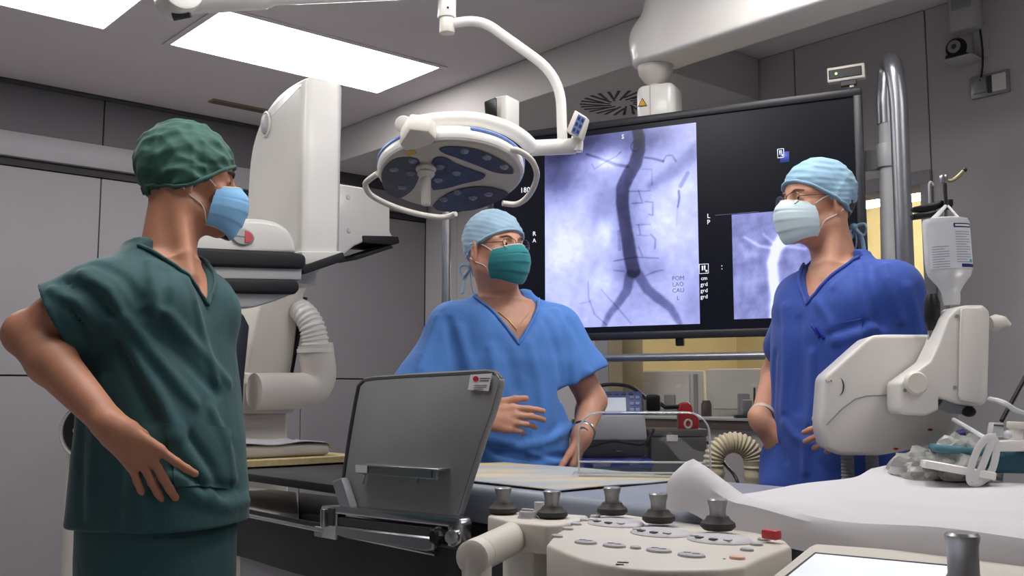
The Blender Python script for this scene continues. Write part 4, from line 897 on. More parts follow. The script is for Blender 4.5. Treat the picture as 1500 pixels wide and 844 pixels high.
# ================================================================== white sheet over table and trolley
tr = thing('instrument_trolley', 'instrument trolley hidden under the white sheet behind the table', 'trolley', R(2.05, .4, 0), ROT)
obj('tray', G().rbox(1.9, 2.17, -.6, 1.12, .92, .945, .006), m_alu, tr)
for a_ in (1.93, 2.14):
    for b_ in (-.55, 1.07): obj('leg', G().cyl(R(a_, b_, .03), R(a_, b_, .92), .014, n=14), m_alu, tr); obj('caster', G().ell((0, 0, 0), (.03, .03, .03), Matrix.Translation(R(a_, b_, .03))), m_dgrey, tr)
rs = np.random.RandomState(3); wv = [(rs.uniform(8, 30), rs.uniform(0, 6.28), rs.uniform(0, 6.28), rs.uniform(.0006, .0016)) for _ in range(9)]
def sheet(s, t_):
    b = 1.125 - 2.3 * s; L = t_ * 1.03                               # length along the cloth from the front hem
    hem = .045 + .01 * math.sin(6 * s)
    if L < hem: a, z = TA0 - .017 - .012 * (1 - L / hem), .963 - (hem - L)
    elif L < .86: a, z = TA0 - .017 + (L - hem), .963
    else: a, z = TA0 - .017 + .86 - hem + .25 * (L - .86), .963 - (L - .86) * .9
    e = max(0.0, min(1, min(L / hem if hem else 1, (.88 - L) * 8)))
    for f, q, ph, am in wv: z += am * math.sin(f * (a * math.cos(q) + b * math.sin(q)) + ph) * (.35 + .65 * e)
    z += .075 * max(0, 1 - math.hypot((b - 1.095) / .11, (a - 1.375) / .085)) ** 1.15 + .012 * math.exp(-((b - 1.02) / .1) ** 2 - ((a - 1.36) / .04) ** 2)
    z += .026 * math.exp(-((b - 1.1 + (a - 2.1) * .5) / .035) ** 2 - ((a - 2.12) / .09) ** 2) 
    z += .012 * math.exp(-((a - 1.5 - (1.1 - b) * .12) / .03) ** 2) * math.exp(-((b - .6) / .5) ** 2)
    b += .012 * math.sin(5 * a) + (.045 * max(0, (a - 1.5) / .7)) * (1 - s)
    return R(a, b, max(z, .956) if L > hem and L < .86 else z)
tag(obj('white_sheet', G().grid(sheet, 130, 70, .0025), mat('cotton_sheet', S(198, 195, 199), .8, var=.02, bump=.06, bs=160, sheen=.2)), 'white cotton sheet with a turned-up corner covering the right end of the table', 'sheet')
# clear acrylic holder
ap0, ap1 = kz(848, 699, TZ + .004), kz(1041, 701, TZ + .004); ax_ = (ap1 - ap0).normalized(); aw = (ap1 - ap0).length
AM = frame(ap0, ax_, UP)
m_acr = thin_glass('clear_acrylic', .05, (.97, .98, .98, 1))
m_acre = mat('acrylic_frosted_edge', S(226, 230, 230), .25, var=.05, trans=.4, ior=1.3)
ac = thing('acrylic_stand', 'clear acrylic stand with rounded top corners on the table', 'stand', (ap0 + ap1) / 2)
hh = at(848, 604, ap0.y).z - ap0.z; rc = .05
arc = [(0, .008), (aw, .008)] + [(aw - rc + rc * math.cos(q), hh - rc + rc * math.sin(q)) for q in [k * math.pi / 12 for k in range(7)]] + [(rc + rc * math.cos(q), hh - rc + rc * math.sin(q)) for q in [math.pi / 2 + k * math.pi / 12 for k in range(7)]]
obj('upright_plate', G().ext([AM @ Vector((x, y, -.003)) for x, y in arc], AM.to_3x3() @ Vector((0, 0, .006)), .001, 1), m_acr, ac)
obj('polished_edge', G().tube([AM @ Vector((x, y, 0)) for x, y in arc[1:] + arc[:1]], .0022, 8), mat('acrylic_edge', (.9, .93, .92, 1), .1, var=0, trans=.6, ior=1.45), ac)
obj('base_plate', G().box((aw / 2, .004, -.03), (aw + .03, .008, .09), .001, 1, AM), m_acr, ac)
obj('front_lip', G().box((aw / 2 - .005, .02, .012), (aw - .015, .03, .005), .001, 1, AM), m_acr, ac)
for y_, z_ in ((.036, .012), (.012, .015), (.004, .016)): obj('bright_edge', G().box((aw / 2 - .005, y_, z_), (aw - .012, .004 if y_ > .005 else .006, .006), .001, 1, AM), m_acre, ac)
# ================================================================== crash cart with defibrillator behind the table
cx_, cy_ = .365, 3.62
cart = thing('crash_cart', 'blue emergency cart behind the table between the two men in blue', 'cart', (cx_, cy_, 0))
obj('body', G().box((cx_, cy_, .49), (.22, .36, .8), .015, 2), mat('cart_blue', S(34, 62, 150), .45), cart)
obj('top_tray', G().box((cx_, cy_, .905), (.24, .39, .03), .008, 2), mat('cart_top_blue', S(30, 54, 140), .4), cart)
for k in range(3): d = obj('drawer', G().box((cx_, cy_ - .182, .22 + k * .22), (.2, .012, .2), .004, 1), mat('cart_blue2', S(40, 74, 170), .45), cart); obj('drawer_handle', G().box((cx_, cy_ - .195, .28 + k * .22), (.16, .016, .02), .004, 1), m_lgrey, d)
for sx_ in (-1, 1):
    for sy_ in (-1, 1): obj('caster', G().lathe([(0, -.015), (.04, -.015), (.045, 0), (.04, .015), (0, .015)], Matrix.Translation((cx_ + sx_ * .08, cy_ + sy_ * .14, .045)) @ Matrix.Rotation(rad(90), 4, 'Y'), 20), m_dgrey, cart)
DZ = .921
df = thing('defibrillator', 'grey defibrillator with a blue control face on the crash cart', 'defibrillator', (.39, 3.6, DZ), -.1)
M = Matrix.Translation((.362, 3.6, DZ)) @ Matrix.Rotation(-.08, 4, 'Z')
obj('base_unit', G().box((-.005, 0, .05), (.235, .2, .095), .012, 2, M), m_dgrey, df)
obj('grey_cover', G().ext([M @ Vector((x, -.105, z)) for x, z in ((-.13, .06), (.12, .06), (.11, .15), (-.08, .15))], M.to_3x3() @ Vector((0, .15, 0)), .01), m_lgrey, df)
FM = M @ Matrix.Translation((0.005, -.1, .145)) @ Matrix.Rotation(rad(62), 4, 'X')
fp = obj('control_face', G().ext([FM @ Vector(q) for q in ((-.105, 0, 0), (.1, 0, 0), (.1, .1, 0), (-.075, .1, 0))], FM.to_3x3() @ Vector((0, 0, -.03)), .006), mat('defib_blue', S(70, 84, 138), .4), df)
obj('face_screen', G().box((.005, .045, .001), (.075, .055, .003), .001, 1, FM), mat('defib_screen', S(168, 176, 196), .2), fp)
obj('dial', G().lathe([(0, .012), (.014, .012), (.017, 0)], FM @ Matrix.Translation((-.06, .035, 0)), 20), m_lgrey, fp)
for i in range(3):
    for j in range(2): obj('face_key', G().box((.062 + j * .02, .025 + i * .024, .001), (.014, .012, .003), .001, 1, FM), mat('face_key_grey', S(120, 132, 176), .4), fp)
for i in range(5): obj('face_key', G().box((-.04 + i * .025, .088, .001), (.016, .009, .003), .001, 1, FM), m_dgrey, fp)
obj('carry_handle', G().tube(smooth_path([M @ Vector(q) for q in ((-.13, 0, .12), (-.12, .02, .19), (-.05, .03, .25), (.06, .03, .25), (.13, .02, .2))], 6), .007, 8), m_dgrey, df)
obj('cable', G().tube(smooth_path([M @ Vector(q) for q in ((-.14, -.06, .13), (-.15, -.1, .08), (-.1, -.13, .04), (0, -.13, .06), (.1, -.13, .05), (.14, -.11, .1))], 8), .006, 8), m_black, df)
obj('side_connector', G().box((.145, -.02, .19), (.05, .06, .06), .01, 2, M), m_black, df)
pdl = thing('defibrillator_paddle', 'red defibrillator paddle with white emblem beside the defibrillator', 'paddle', at(1010, 636, 3.56))
m_red = mat('paddle_red', S(180, 34, 40), .45)
pc = at(1006, 622, 3.56)
obj('grip', G().ext([at(x, y, 3.53) for x, y in ((995, 600), (998, 591), (1008, 589), (1014, 594), (1016, 606), (1024, 612), (1024, 634), (996, 634))], (0, .06, 0), .006, 2), m_red, pdl)
obj('emblem', G().tube([at(1008 + 5 * math.cos(q), 621 + 6 * math.sin(q), 3.528) for q in [k * math.pi / 8 for k in range(16)]], .004, 6, True), m_white, pdl)
obj('cable_plug', G().tube([at(996, 596, 3.56), at(975, 597, 3.6), at(968, 592, 3.62)], .008, 10), m_black, pdl)
bx_ = thing('tool_case', 'dark grey metal case standing below the red paddle', 'case', at(995, 684, 3.5))
p0, p1 = at(953, 640, 3.5), at(1036, 690, 3.5)
obj('body', G().box(((p0.x + p1.x) / 2, 3.58, p0.z - .10), (p1.x - p0.x, .16, .2), .006, 2), mat('case_grey', S(92, 90, 88), .4, .3), bx_)
obj('lid', G().box(((p0.x + p1.x) / 2, 3.58, p0.z + .014), (p1.x - p0.x + .008, .165, .026), .005, 2), mat('case_lid', S(104, 102, 100), .4, .3), bx_)
obj('latch', G().box((p0.x + .075, 3.497, p0.z - .005), (.04, .008, .022), .002, 1), m_white2, bx_)
obj('support_shelf', G().box(((p0.x + p1.x) / 2, 3.58, p0.z - .21), (.2, .16, .02), .004, 1), m_alu, bx_)
obj('support_leg', G().cyl(((p0.x + p1.x) / 2, 3.58, 0), ((p0.x + p1.x) / 2, 3.58, p0.z - .21), .03, n=16), m_alu, bx_)
# beige corrugated hose arching up behind the table
hz = at(1075, 672, 3.1); hb = []
for k in range(90):
    u = k / 89
    if u < .3: hb.append(Vector((hz.x - .062, hz.y, .02 + (hz.z - .03) * u / .3)))
    elif u < .7: q = math.pi * (1 - (u - .3) / .4); hb.append(Vector((hz.x + .062 * math.cos(q), hz.y, hz.z - .01 + .06 * math.sin(q))))
    else: hb.append(Vector((hz.x + .062, hz.y, .02 + (hz.z - .03) * (1 - u) / .3)))
hb2 = []
for i in range(len(hb) - 1):
    for k in range(4): hb2.append(hb[i] + (hb[i + 1] - hb[i]) * (k / 4))
arcl = 0; rr_ = []
for i, p_ in enumerate(hb2):
    if i: arcl += (p_ - hb2[i - 1]).length
    rr_.append(.031 + .0028 * math.sin(arcl * 2 * math.pi / .011))
tag(obj('corrugated_hose', G().tube(hb2, rr_, 16), mat('hose_beige', S(202, 190, 160), .55)), 'beige corrugated hose arching up behind the table', 'hose')
tag(obj('black_cable', G().tube(smooth_path([at(1036, 648, 3.45), at(1052, 662, 3.3), at(1062, 680, 3.1), at(1080, 705, 3.0), at(1090, 760, 3.0)], 6), .005, 8), m_black), 'thin black cable dropping in front of the beige hose', 'cable')
# ================================================================== contrast injector with bottle
IY = 2.3
def ij(c, Y=IY): return at(1190 + .3319 * c[0], 420 + .3319 * c[1], Y)
inj = thing('contrast_injector', 'white contrast injector head on a pole in front of the man in dark blue', 'injector', at(1338, 705, 2.36))
m_inj = mat('injector_white', S(214, 210, 205), .35, var=.02, coat=.15)
body = [(52, 398), (230, 240), (262, 214), (330, 210), (640, 212), (660, 300), (655, 600), (640, 640), (540, 700), (440, 722), (300, 746), (120, 746), (62, 722), (40, 640), (38, 585)]
ob = obj('body', G().ext([ij(c) for c in body], (.03, .17, 0), .022, 4), m_inj, inj, 55)
obj('body_seam', G().tube([ij(c, IY - .0005) for c in ((62, 610), (130, 540), (190, 495), (240, 482), (380, 478))], .0015, 6), m_grey, ob)
obj('body_logo', G().tube([ij((112 + 26 * math.cos(q), 440 + 42 * math.sin(q)), IY - .0008) for q in [-1.1 + k * .22 for k in range(12)]], [.0003 + .0017 * math.sin(math.pi * k / 11) for k in range(12)], 6), m_dgrey, ob)
text('body_lettering', 'inject', .012, frame(ij((72, 420), IY - .0012), Vector((.9, 0, .35)), UP), m_grey, ob) if False else None
for k in range(3): obj('body_print', G().tube([ij((60 + k * 10, 412 + (k % 2) * 6), IY - .0006), ij((66 + k * 10, 424 - k * 3), IY - .0006)], .0012, 5), m_grey, ob)
for c, m_ in (((520, 632), mat('red_lamp', S(170, 36, 40), .4)), ((368, 716), mat('red_lamp', S(170, 36, 40), .4))): obj('red_mark', G().ell((0, 0, 0), (.006, .004, .003), Matrix.Translation(ij(c, IY + .0))), m_, ob)
head = [(388, 425), (430, 395), (520, 330), (560, 250), (600, 135), (640, 92), (670, 82), (755, 80), (782, 105), (786, 140), (776, 490), (765, 518), (738, 530), (650, 520), (560, 490), (560, 545), (500, 572), (400, 565), (390, 540)]
oh = obj('syringe_head', G().ext([ij(c, IY - .09) for c in head], (.0, .085, 0), .014, 4), m_inj, inj, 55)
obj('head_cover', G().ext([ij(c, IY - .1) for c in ((658, 100), (672, 90), (752, 90), (772, 108), (776, 140), (766, 480), (752, 510), (735, 518), (660, 505), (650, 480))], (0, .012, 0), .005, 2), m_inj, oh)
obj('head_joint', G().lathe([(0, .012), (.022, .012), (.026, .006), (.027, 0)], frame(ij((455, 425), IY - .09), (1, 0, 0), UP), 24), m_white2, oh)
for c in ((637, 130), (630, 445), (408, 458)): obj('screw', G().lathe([(0, .002), (.004, .002), (.0045, 0)], frame(ij(c, IY - .0905), (1, 0, 0), UP), 12), m_grey, oh)
obj('valve', G().tube([ij((560, 505), IY - .06), ij((600, 530), IY - .06), ij((700, 545), IY - .06)], [.018, .014, .012], 14), m_grey, inj)
obj('valve_tip', G().ell((0, 0, 0), (.016, .014, .012), Matrix.Translation(ij((690, 552), IY - .07))), m_black, inj)
obj('stopcock', G().tube([ij((785, 165), IY - .06), ij((815, 160), IY - .06), ij((845, 158), IY - .06), ij((870, 172), IY - .06)], [.017, .02, .014, .006], 12), m_white2, inj)
obj('stopcock_tap', G().tube([ij((830, 135), IY - .06), ij((825, 190), IY - .06)], .007, 10), m_white2, inj)
obj('handle_grip', G().lathe([(0, 0), (.009, 0), (.011, .01), (.011, .03), (.0155, .045), (.018, .055), (.018, .1), (.012, .12), (.0, .122)], Matrix.Translation(ij((535, 262), IY - .02)), 20), m_black, inj)
obj('handle_ferrule', G().lathe([(0, .012), (.0125, .012), (.0125, .045), (.0, .045)], Matrix.Translation(ij((535, 262), IY - .02)), 20), m_chrome, inj)
pp_ = at(1338, 660, 2.4); obj('pole', G().cyl((pp_.x, pp_.y, .05), (pp_.x, pp_.y, pp_.z + .04), .014, n=18), m_alu, inj)
obj('pole_base', G().lathe([(0, 0), (.2, 0), (.21, .015), (.1, .04), (.03, .06), (0, .06)], Matrix.Translation((pp_.x, pp_.y, 0)), 28), m_lgrey, inj)
for x in (1241, 1277):
    q0 = at(x, 664, 2.36); n_ = 40; obj('coiled_cable', G().tube([Vector((q0.x, q0.y, q0.z - .004 * k)) for k in range(n_)], [.014 + .002 * (k % 2) for k in range(n_)], 12), m_grey, inj)
# bottle stand with hooks
pr_ = Vector((at(1387, 440, 2.34).x, 2.34, 0))
iv = thing('bottle_hanger', 'thin steel hanger rod with hooks and a black clip above the injector', 'hanger', at(1387, 450, 2.34))
obj('rod', G().tube([at(1390, 500, 2.36), at(1384, 264, 2.36)], .005, 10), m_chrome, iv)
obj('hook_arm', G().tube(smooth_path([at(1380, 262, 2.36), at(1392, 265, 2.36), at(1402, 260, 2.36), at(1412, 250, 2.36)], 5), .0045, 8), mat('brass_steel', S(150, 140, 110), .4, .6), iv)
obj('hook_ball', G().ell((0, 0, 0), (.006, .006, .006), Matrix.Translation(at(1413, 249, 2.36))), m_black, iv)
obj('hook_collar', G().cyl(at(1382, 257, 2.36), at(1383, 268, 2.36), .01, n=14, bev=.001), m_chrome, iv)
obj('bottle_hook', G().tube(smooth_path([at(1384, 270, 2.345), at(1385, 292, 2.335), at(1387, 303, 2.33), at(1391, 300, 2.325), at(1391, 293, 2.325)], 5), [.005] * 10 + [.0075] * 11, 8), m_black, iv)
obj('clip_wire', G().tube(smooth_path([at(1362, 300, 2.36), at(1361, 272, 2.36), at(1364, 267, 2.36), at(1367, 272, 2.36)], 5), .003, 8), m_lgrey, iv)
cl = obj('clip', G().ext([at(x, y, 2.34) for x, y in ((1338, 303), (1360, 298), (1384, 292), (1385, 302), (1362, 311), (1340, 309))], (0, .025, 0), .004, 2), m_black, iv)
obj('clip_jaw', G().ext([at(x, y, 2.335) for x, y in ((1337, 313), (1358, 310), (1374, 307), (1372, 316), (1340, 321))], (0, .025, 0), .004, 2), m_black, iv)
# bottle
BY = 2.27; bt0, bt1 = at(1394, 447, BY), at(1394, 319, BY); BH = bt1.z - bt0.z
bot = thing('infusion_bottle', 'translucent white infusion bottle hanging upside down above the injector', 'bottle', bt0)
m_bot = mat('bottle_plastic', S(226, 228, 232), .25, var=.02, trans=.35, ior=1.2)
BM = Matrix.Translation((bt0.x, BY, bt0.z)) @ Matrix.Rotation(rad(-1.5), 4, 'Y')
obj('bottle_body', G().lathe([(0, 0), (.018, 0), (.02, .01), (.021, .03), (.03, .045), (.047, .066), (.051, .078), (.0525, .1), (.0525, .188), (.049, .197), (.03, .201), (0, .201)], BM @ Matrix.Diagonal((1.03, .62, BH / .201, 1)), 40), m_bot, bot)
lb = lambda u, z: BM @ Vector((.0535 * math.sin(u), -.0335 * math.cos(u), z))
def lab(nm, u0, u1, z0, z1, m_, par, off=1.0):
    g = G().grid(lambda s, t_: BM @ Vector((.0545 * off * math.sin(u0 + (u1 - u0) * s), -.0331 * off * math.cos(u0 + (u1 - u0) * s), z0 + (z1 - z0) * t_)), 10, 1); return obj(nm, g, m_, par)
ob = lab('label_print', -1.15, 1.15, .082, .188, mat('label_pale', S(206, 208, 216), .4), bot)
m_ink = mat('label_ink', S(136, 138, 152), .5); m_navy = mat('label_navy', S(34, 44, 96), .5)
lab('label_bar', .05, 1.05, .176, .186, m_navy, ob, 1.006); lab('label_bar', .12, .95, .179, .183, m_white, ob, 1.01); lab('label_bar', .3, 1.15, .084, .092, m_navy, ob, 1.006); lab('label_emblem', .75, 1.0, .095, .103, mat('label_teal', S(90, 160, 150), .5), ob, 1.006)
for k in range(13):
    z = .165 - k * .0058; lab('print_line', .1, .9 - .25 * (k % 3 == 2), z, z + .0016, m_ink, ob, 1.005)
    if k > 3: lab('print_line', -.95, -.2 - .2 * (k % 4 == 1), z - .01, z - .0084, m_ink, ob, 1.005)
st0, st1 = at(1386, 301, 2.325), at(1391, 303, 2.325)
obj('hanging_strap', G().tube([at(1360, 338, BY + .01), at(1358, 331, BY), st0, st1], [.006, .007, .004, .003], 8, sx=.4), m_bot, bot)
obj('hanging_strap', G().tube([at(1389, 302, 2.32), at(1404, 319, BY + .01)], .003, 8), m_bot, bot)
# ================================================================== packs and tubes on the sheet, far right
SZ_ = .975
def on(x, y): return at_z(x, y, SZ_)
pk = on(1450, 690); pk = at(1450, 690, 2.12)
t = thing('teal_drape_pack', 'folded teal drape pack lying on the white sheet at the right edge', 'pack', at(1450, 695, 2.12))
M = Matrix.Translation(at(1452, 690, 2.12)) @ Matrix.Rotation(-.3, 4, 'Z')
obj('bundle', G().box((.02, .03, .022), (.19, .13, .05), .02, 4, M), mat('teal_cloth', S(52, 92, 108), .75, bump=.5, bs=25), t)
obj('fold', G().box((-.05, .0, .04), (.14, .1, .016), .007, 3, M @ Matrix.Rotation(.06, 4, 'Y')), mat('teal_cloth2', S(64, 106, 120), .75, bump=.5, bs=25), t)
def crumple(name, x, y, Y, rx, ry, rz, seed, m_):
    c = at(x, y, Y); r_ = np.random.RandomState(seed); b = bmesh.new(); bmesh.ops.create_icosphere(b, subdivisions=4, radius=1)
    ks = r_.normal(size=(14, 3)) * 4; ph = r_.uniform(0, 6.28, 14)
    for v in b.verts:
        d = 1 + .2 * sum(abs(math.sin(float(k @ np.array(v.co)) + p_)) - .5 for k, p_ in zip(ks, ph)) / 2
        v.co = Vector((v.co.x * rx * d, v.co.y * ry * d, max(v.co.z, -.35) * rz * d))
    return obj(name, G().bm(b, Matrix.Translation(c + UP * rz * .4)), m_, None, 12)
m_film = mat('crumpled_film', S(214, 214, 210), .2, var=.12, vs=20, trans=.5, ior=1.25)
tag(crumple('plastic_wrapper', 1364, 706, 2.2, .07, .05, .045, 5, m_film), 'crumpled clear plastic wrapper beside the injector pole', 'wrapper')
tag(crumple('plastic_wrapper', 1412, 700, 2.15, .06, .06, .055, 8, m_film), 'crumpled clear plastic wrapper under the white looped straps', 'wrapper')
t = thing('white_tray', 'white plastic tray leaning on the teal drape pack', 'tray', at(1400, 700, 2.08))
M = Matrix.Translation(at(1402, 684, 2.07)) @ Matrix.Rotation(.18, 4, 'Y') @ Matrix.Rotation(-.35, 4, 'Z')
obj('plate', G().box((0, 0, .0), (.13, .12, .005), .002, 1, M), m_white, t)
for a_, b_, sx_, sy_ in ((0, .06, .13, .006), (0, -.06, .13, .006), (.065, 0, .006, .12), (-.065, 0, .006, .12)): obj('rim', G().box((a_, b_, -.006), (sx_, sy_, .016), .002, 1, M), m_white, t)
t = thing('strap_loops', 'white looped straps hanging over the packs below the injector', 'straps', at(1440, 708, 2.0))
m_st = mat('strap_white', S(216, 214, 214), .6, trans=.1)
for pts in (((1459, 640), (1446, 642), (1434, 655), (1424, 680), (1420, 698), (1424, 707), (1436, 690), (1450, 655), (1458, 643)), ((1456, 642), (1460, 655), (1456, 680), (1448, 697), (1432, 708), (1424, 706))):
    obj('strap', G().tube(smooth_path([at(x, y, 2.0) for x, y in pts], 5), .0075, 8, sx=.3, upv=(1, 0, .2)), m_st, t)
t = thing('manifold', 'white plastic tubing manifold on the teal pack at the right edge', 'tubing', at(1480, 660, 2.05))
obj('block', G().ext([at(x, y, 2.05) for x, y in ((1456, 647), (1500, 644), (1520, 644), (1520, 662), (1466, 662), (1455, 656))], (0, .03, 0), .004, 2), m_white, t)
obj('port', G().cyl(at(1488, 646, 2.065), at(1488, 626, 2.065), .014, n=18, bev=.002), m_white, t); obj('port_cap', G().cyl(at(1490, 628, 2.065), at(1490, 618, 2.065), .02, n=18, bev=.002), m_white2, t)
obj('vial', G().ext([at(x, y, 2.03) for x, y in ((1456, 619), (1471, 620), (1470, 641), (1453, 638))], (0, .025, 0), .003, 2), mat('vial_clear', S(210, 212, 216), .2, trans=.3), t)
obj('vial_band', G().ext([at(x, y, 2.0285) for x, y in ((1456.5, 622), (1470.5, 623), (1470.4, 625), (1456.2, 624))], (0, .002, 0)), m_dgrey, t)
obj('ball', G().ell((0, 0, 0), (.009, .009, .009), Matrix.Translation(at(1476, 637, 2.03))), m_bot, t)
tag(obj('clear_tube', G().tube(smooth_path([at(1450, 585, 2.2), at(1470, 590, 2.1), at(1490, 602, 2.1), at(1520, 612, 2.1)], 6), .006, 8), m_bot), 'pale clear tube leaving the injector towards the right edge', 'tube')
tag(obj('black_rod', G().tube([at(1467, 617, 2.3), at(1500, 556, 2.35), at(1530, 500, 2.4)], .005, 8), m_black), 'thin black rod leaning in at the right edge', 'rod')
tag(obj('clear_tube', G().tube(smooth_path([at(1397, 615, 2.2), at(1420, 628, 2.12), at(1440, 640, 2.04), at(1457, 645, 2.02)], 6), .005, 8), m_bot), 'pale clear tube from the injector valve down to the straps', 'tube')
t = thing('syringe', 'small blue-tipped syringe hanging under the injector', 'syringe', at(1405, 655, 2.2))
obj('barrel', G().cyl(at(1404, 655, 2.2), at(1402, 632, 2.2), .009, n=14), m_bot, t); obj('cap', G().cyl(at(1398, 638, 2.19), at(1412, 634, 2.19), .008, n=14), mat('syringe_blue', S(50, 58, 130), .4), t)
obj('bag', G().ext([at(x, y, 2.22) for x, y in ((1414, 625), (1440, 640), (1436, 668), (1416, 650))], (0, .012, 0), .004, 2), mat('bag_grey', S(176, 180, 190), .3, trans=.3), t)
# ================================================================== people
def hframe(o, psi, pitch=0, roll=0):
    p_ = rad(psi); M = Matrix(((math.sin(p_), math.cos(p_), 0), (-math.cos(p_), math.sin(p_), 0), (0, 0, 1))).to_4x4()
    M = Matrix.Translation(Vector(o)) @ M
    return M @ Matrix.Rotation(rad(pitch), 4, 'X') @ Matrix.Rotation(rad(roll), 4, 'Y')
def add_head(s, M, jaw=1.0):
    e = lambda c, r, k=.015, MM_=M: s.add(p_ell(c, r, MM_), k)
    c = lambda a, b, ra, rb, k=.012: s.add(p_cap(M @ Vector(a), M @ Vector(b), ra, rb), k)
    e((0, -.012, .045), (.074, .097, .086)); e((0, .035, .045), (.062, .055, .058), .03); e((0, .045, -.02), (.056, .048, .07), .03)
    e((0, .042, -.07), (.049 * jaw, .05, .038), .03); e((0, .082, -.09), (.022, .018, .018), .02)
    for x in (-1, 1):
        c((x * .056, -.002, -.05), (x * .022, .08, -.092), .018, .016, .02); e((x * .040, .061, -.012), (.02, .019, .015), .02)
        c((x * .012, .088, .034), (x * .05, .066, .03), .010, .009, .015)
    c((0, .09, .026), (0, .117, -.02), .0085, .0125, .012); c((0, .117, -.021), (0, .113, -.026), .0125, .011, .008)
    for x in (-1, 1): e((x * .014, .105, -.026), (.0085, .011, .008), .008)
    e((0, .094, -.058), (.024, .012, .0085), .01)
    for x in (-1, 1):
        s.sub(p_ell((x * .032, .101, .013), (.019, .018, .0125), M), .012)
        e((x * .0315, .0795, .0135), (.0145, .0135, .0125), .004)                          # lids over the eyeball
        s.sub(p_ell((x * .0315, .0955, .0125), (.0115, .008, .0042), M), .002)            # opening between the lids
        Me = M @ Matrix.Translation((x * .078, -.008, .002)) @ Matrix.Rotation(x * rad(-22), 4, 'Z') @ Matrix.Rotation(rad(-10), 4, 'X')
        s.add(p_ell((0, 0, 0), (.0085, .0185, .032), Me), .006); s.sub(p_ell((x * .009, .004, .003), (.008, .0105, .019), Me), .004); s.add(p_ell((0, .006, -.026), (.007, .009, .011), Me), .006)
def add_hand(s, W, d, n, side_l, fingers, thumb, k=1.0):
    """W wrist, d towards the knuckles, n out of the back of the hand, side_l towards the index finger"""
    W = Vector(W); d = Vector(d).normalized(); n = Vector(n); n = (n - d * n.dot(d)).normalized(); l = d.cross(n)
    if l.dot(Vector(side_l)) < 0: l = -l
    KN = [(.088, .027), (.091, .007), (.086, -.013), (.077, -.031)]; LEN = [(.041, .025, .021), (.045, .029, .022), (.041, .027, .021), (.033, .02, .019)]; RD = [.0092, .0095, .009, .008]
    P = lambda u, v, w_: W + (d * u + l * v + n * w_) * k
    s.add(p_cap(P(-.015, 0, 0), P(.02, 0, 0), .027 * k, .026 * k), .02)
    for (u, v), r in zip(KN, RD): s.add(p_cap(P(.012, v * .55, 0), P(u, v, 0), .0155 * k, .0115 * k), .014)
    s.add(p_cap(P(.03, .0, -.006), P(.07, -.004, -.004), .017 * k, .014 * k), .014)
    for (u, v), L_, r, (spread, curl) in zip(KN, LEN, RD, fingers):
        p0 = P(u, v, 0); a = rad(spread); dd = d * math.cos(a) + l * math.sin(a); ang = 0; rr = r * k
        for q, (ln, cu_) in enumerate(zip(L_, curl)):
            ang += rad(cu_); dv = dd * math.cos(ang) - n * math.sin(ang); p1 = p0 + dv * ln * k
            s.add(p_cap(p0, p1, rr, rr * .92), .0035 if q else .006); rr *= .93; p0 = p1
    if thumb:
        b0 = P(.022, .022, -.008); p0 = b0; rr = .0125 * k
        for ln, (du, dl, dn) in zip((.044, .034, .028), thumb):
            p1 = p0 + (d * du + l * dl + n * dn).normalized() * ln * k; s.add(p_cap(p0, p1, rr, rr * .9), .008 if p0 is b0 else .004); rr *= .88; p0 = p1
class Folds:
    def __init__(s, noise=.0012, f=34, seed=0, aniso=(1, 1, .35)):
        s.items = []; r = np.random.RandomState(seed); s.w = [(r.normal(size=3) * f * np.array(aniso), r.rand() * 6.28, r.normal(size=3) * f * .6, r.rand() * 6.28) for _ in range(5)]; s.noise = noise
    def add(s, pts, amp, w):
        pts = np.array([tuple(p) for p in pts if p is not None]); 
        amp *= 1.4
        if len(pts) > 1: s.items.append((pts, amp, w, pts.min(0) - 3 * w, pts.max(0) + 3 * w))
    def __call__(s, P):
        out = np.zeros(len(P)); lo, hi = P.min(0), P.max(0)
        for k, p1, k2, p2 in s.w: out += s.noise * (np.abs(np.sin(.5 * (P @ k) + p1 + 1.2 * np.sin(.5 * (P @ k2) + p2))) - .6) * .9
        for pts, amp, w, a, b in s.items:
            if np.any(a > hi) or np.any(b < lo): continue
            d = np.full(len(P), 9.0)
            n = len(pts) - 1
            for i in range(n):
                ba = pts[i + 1] - pts[i]; pa = P - pts[i]; t = np.clip(pa @ ba / (ba @ ba + 1e-12), 0, 1); d = np.minimum(d, nrm(pa - t[:, None] * ba))
            out -= amp * np.exp(-(d / w) ** 2)
        return out
def px_folds(fd, g, specs):
    jobs = []
    for pts, amp, w in specs:
        q = [(a * (1 - t) + b * t, c * (1 - t) + e * t) for (a, c), (b, e) in zip(pts, pts[1:]) for t in (0, .5)] + [pts[-1]]
        jobs.append((q, amp, w))
    H = g.hits([p for q, _, _ in jobs for p in q]); k = 0
    for q, amp, w in jobs: fd.add(H[k:k + len(q)], amp, w); k += len(q)
def v_cut(TM, zv, zn, w, y0, xoff=0.0):
    A = _rot(TM); o = np.array(TM.translation); al = math.atan2(w, zn - zv); ca_, sa_ = math.cos(al), math.sin(al)
    def fn(P):
        q = (P - o) @ A; return np.maximum(np.abs(q[:, 0] - xoff) * ca_ - (q[:, 2] - zv) * sa_, y0 - q[:, 1])
    c = o + A @ np.array([0, .1, zv]); return fn, c - .5, c + .5
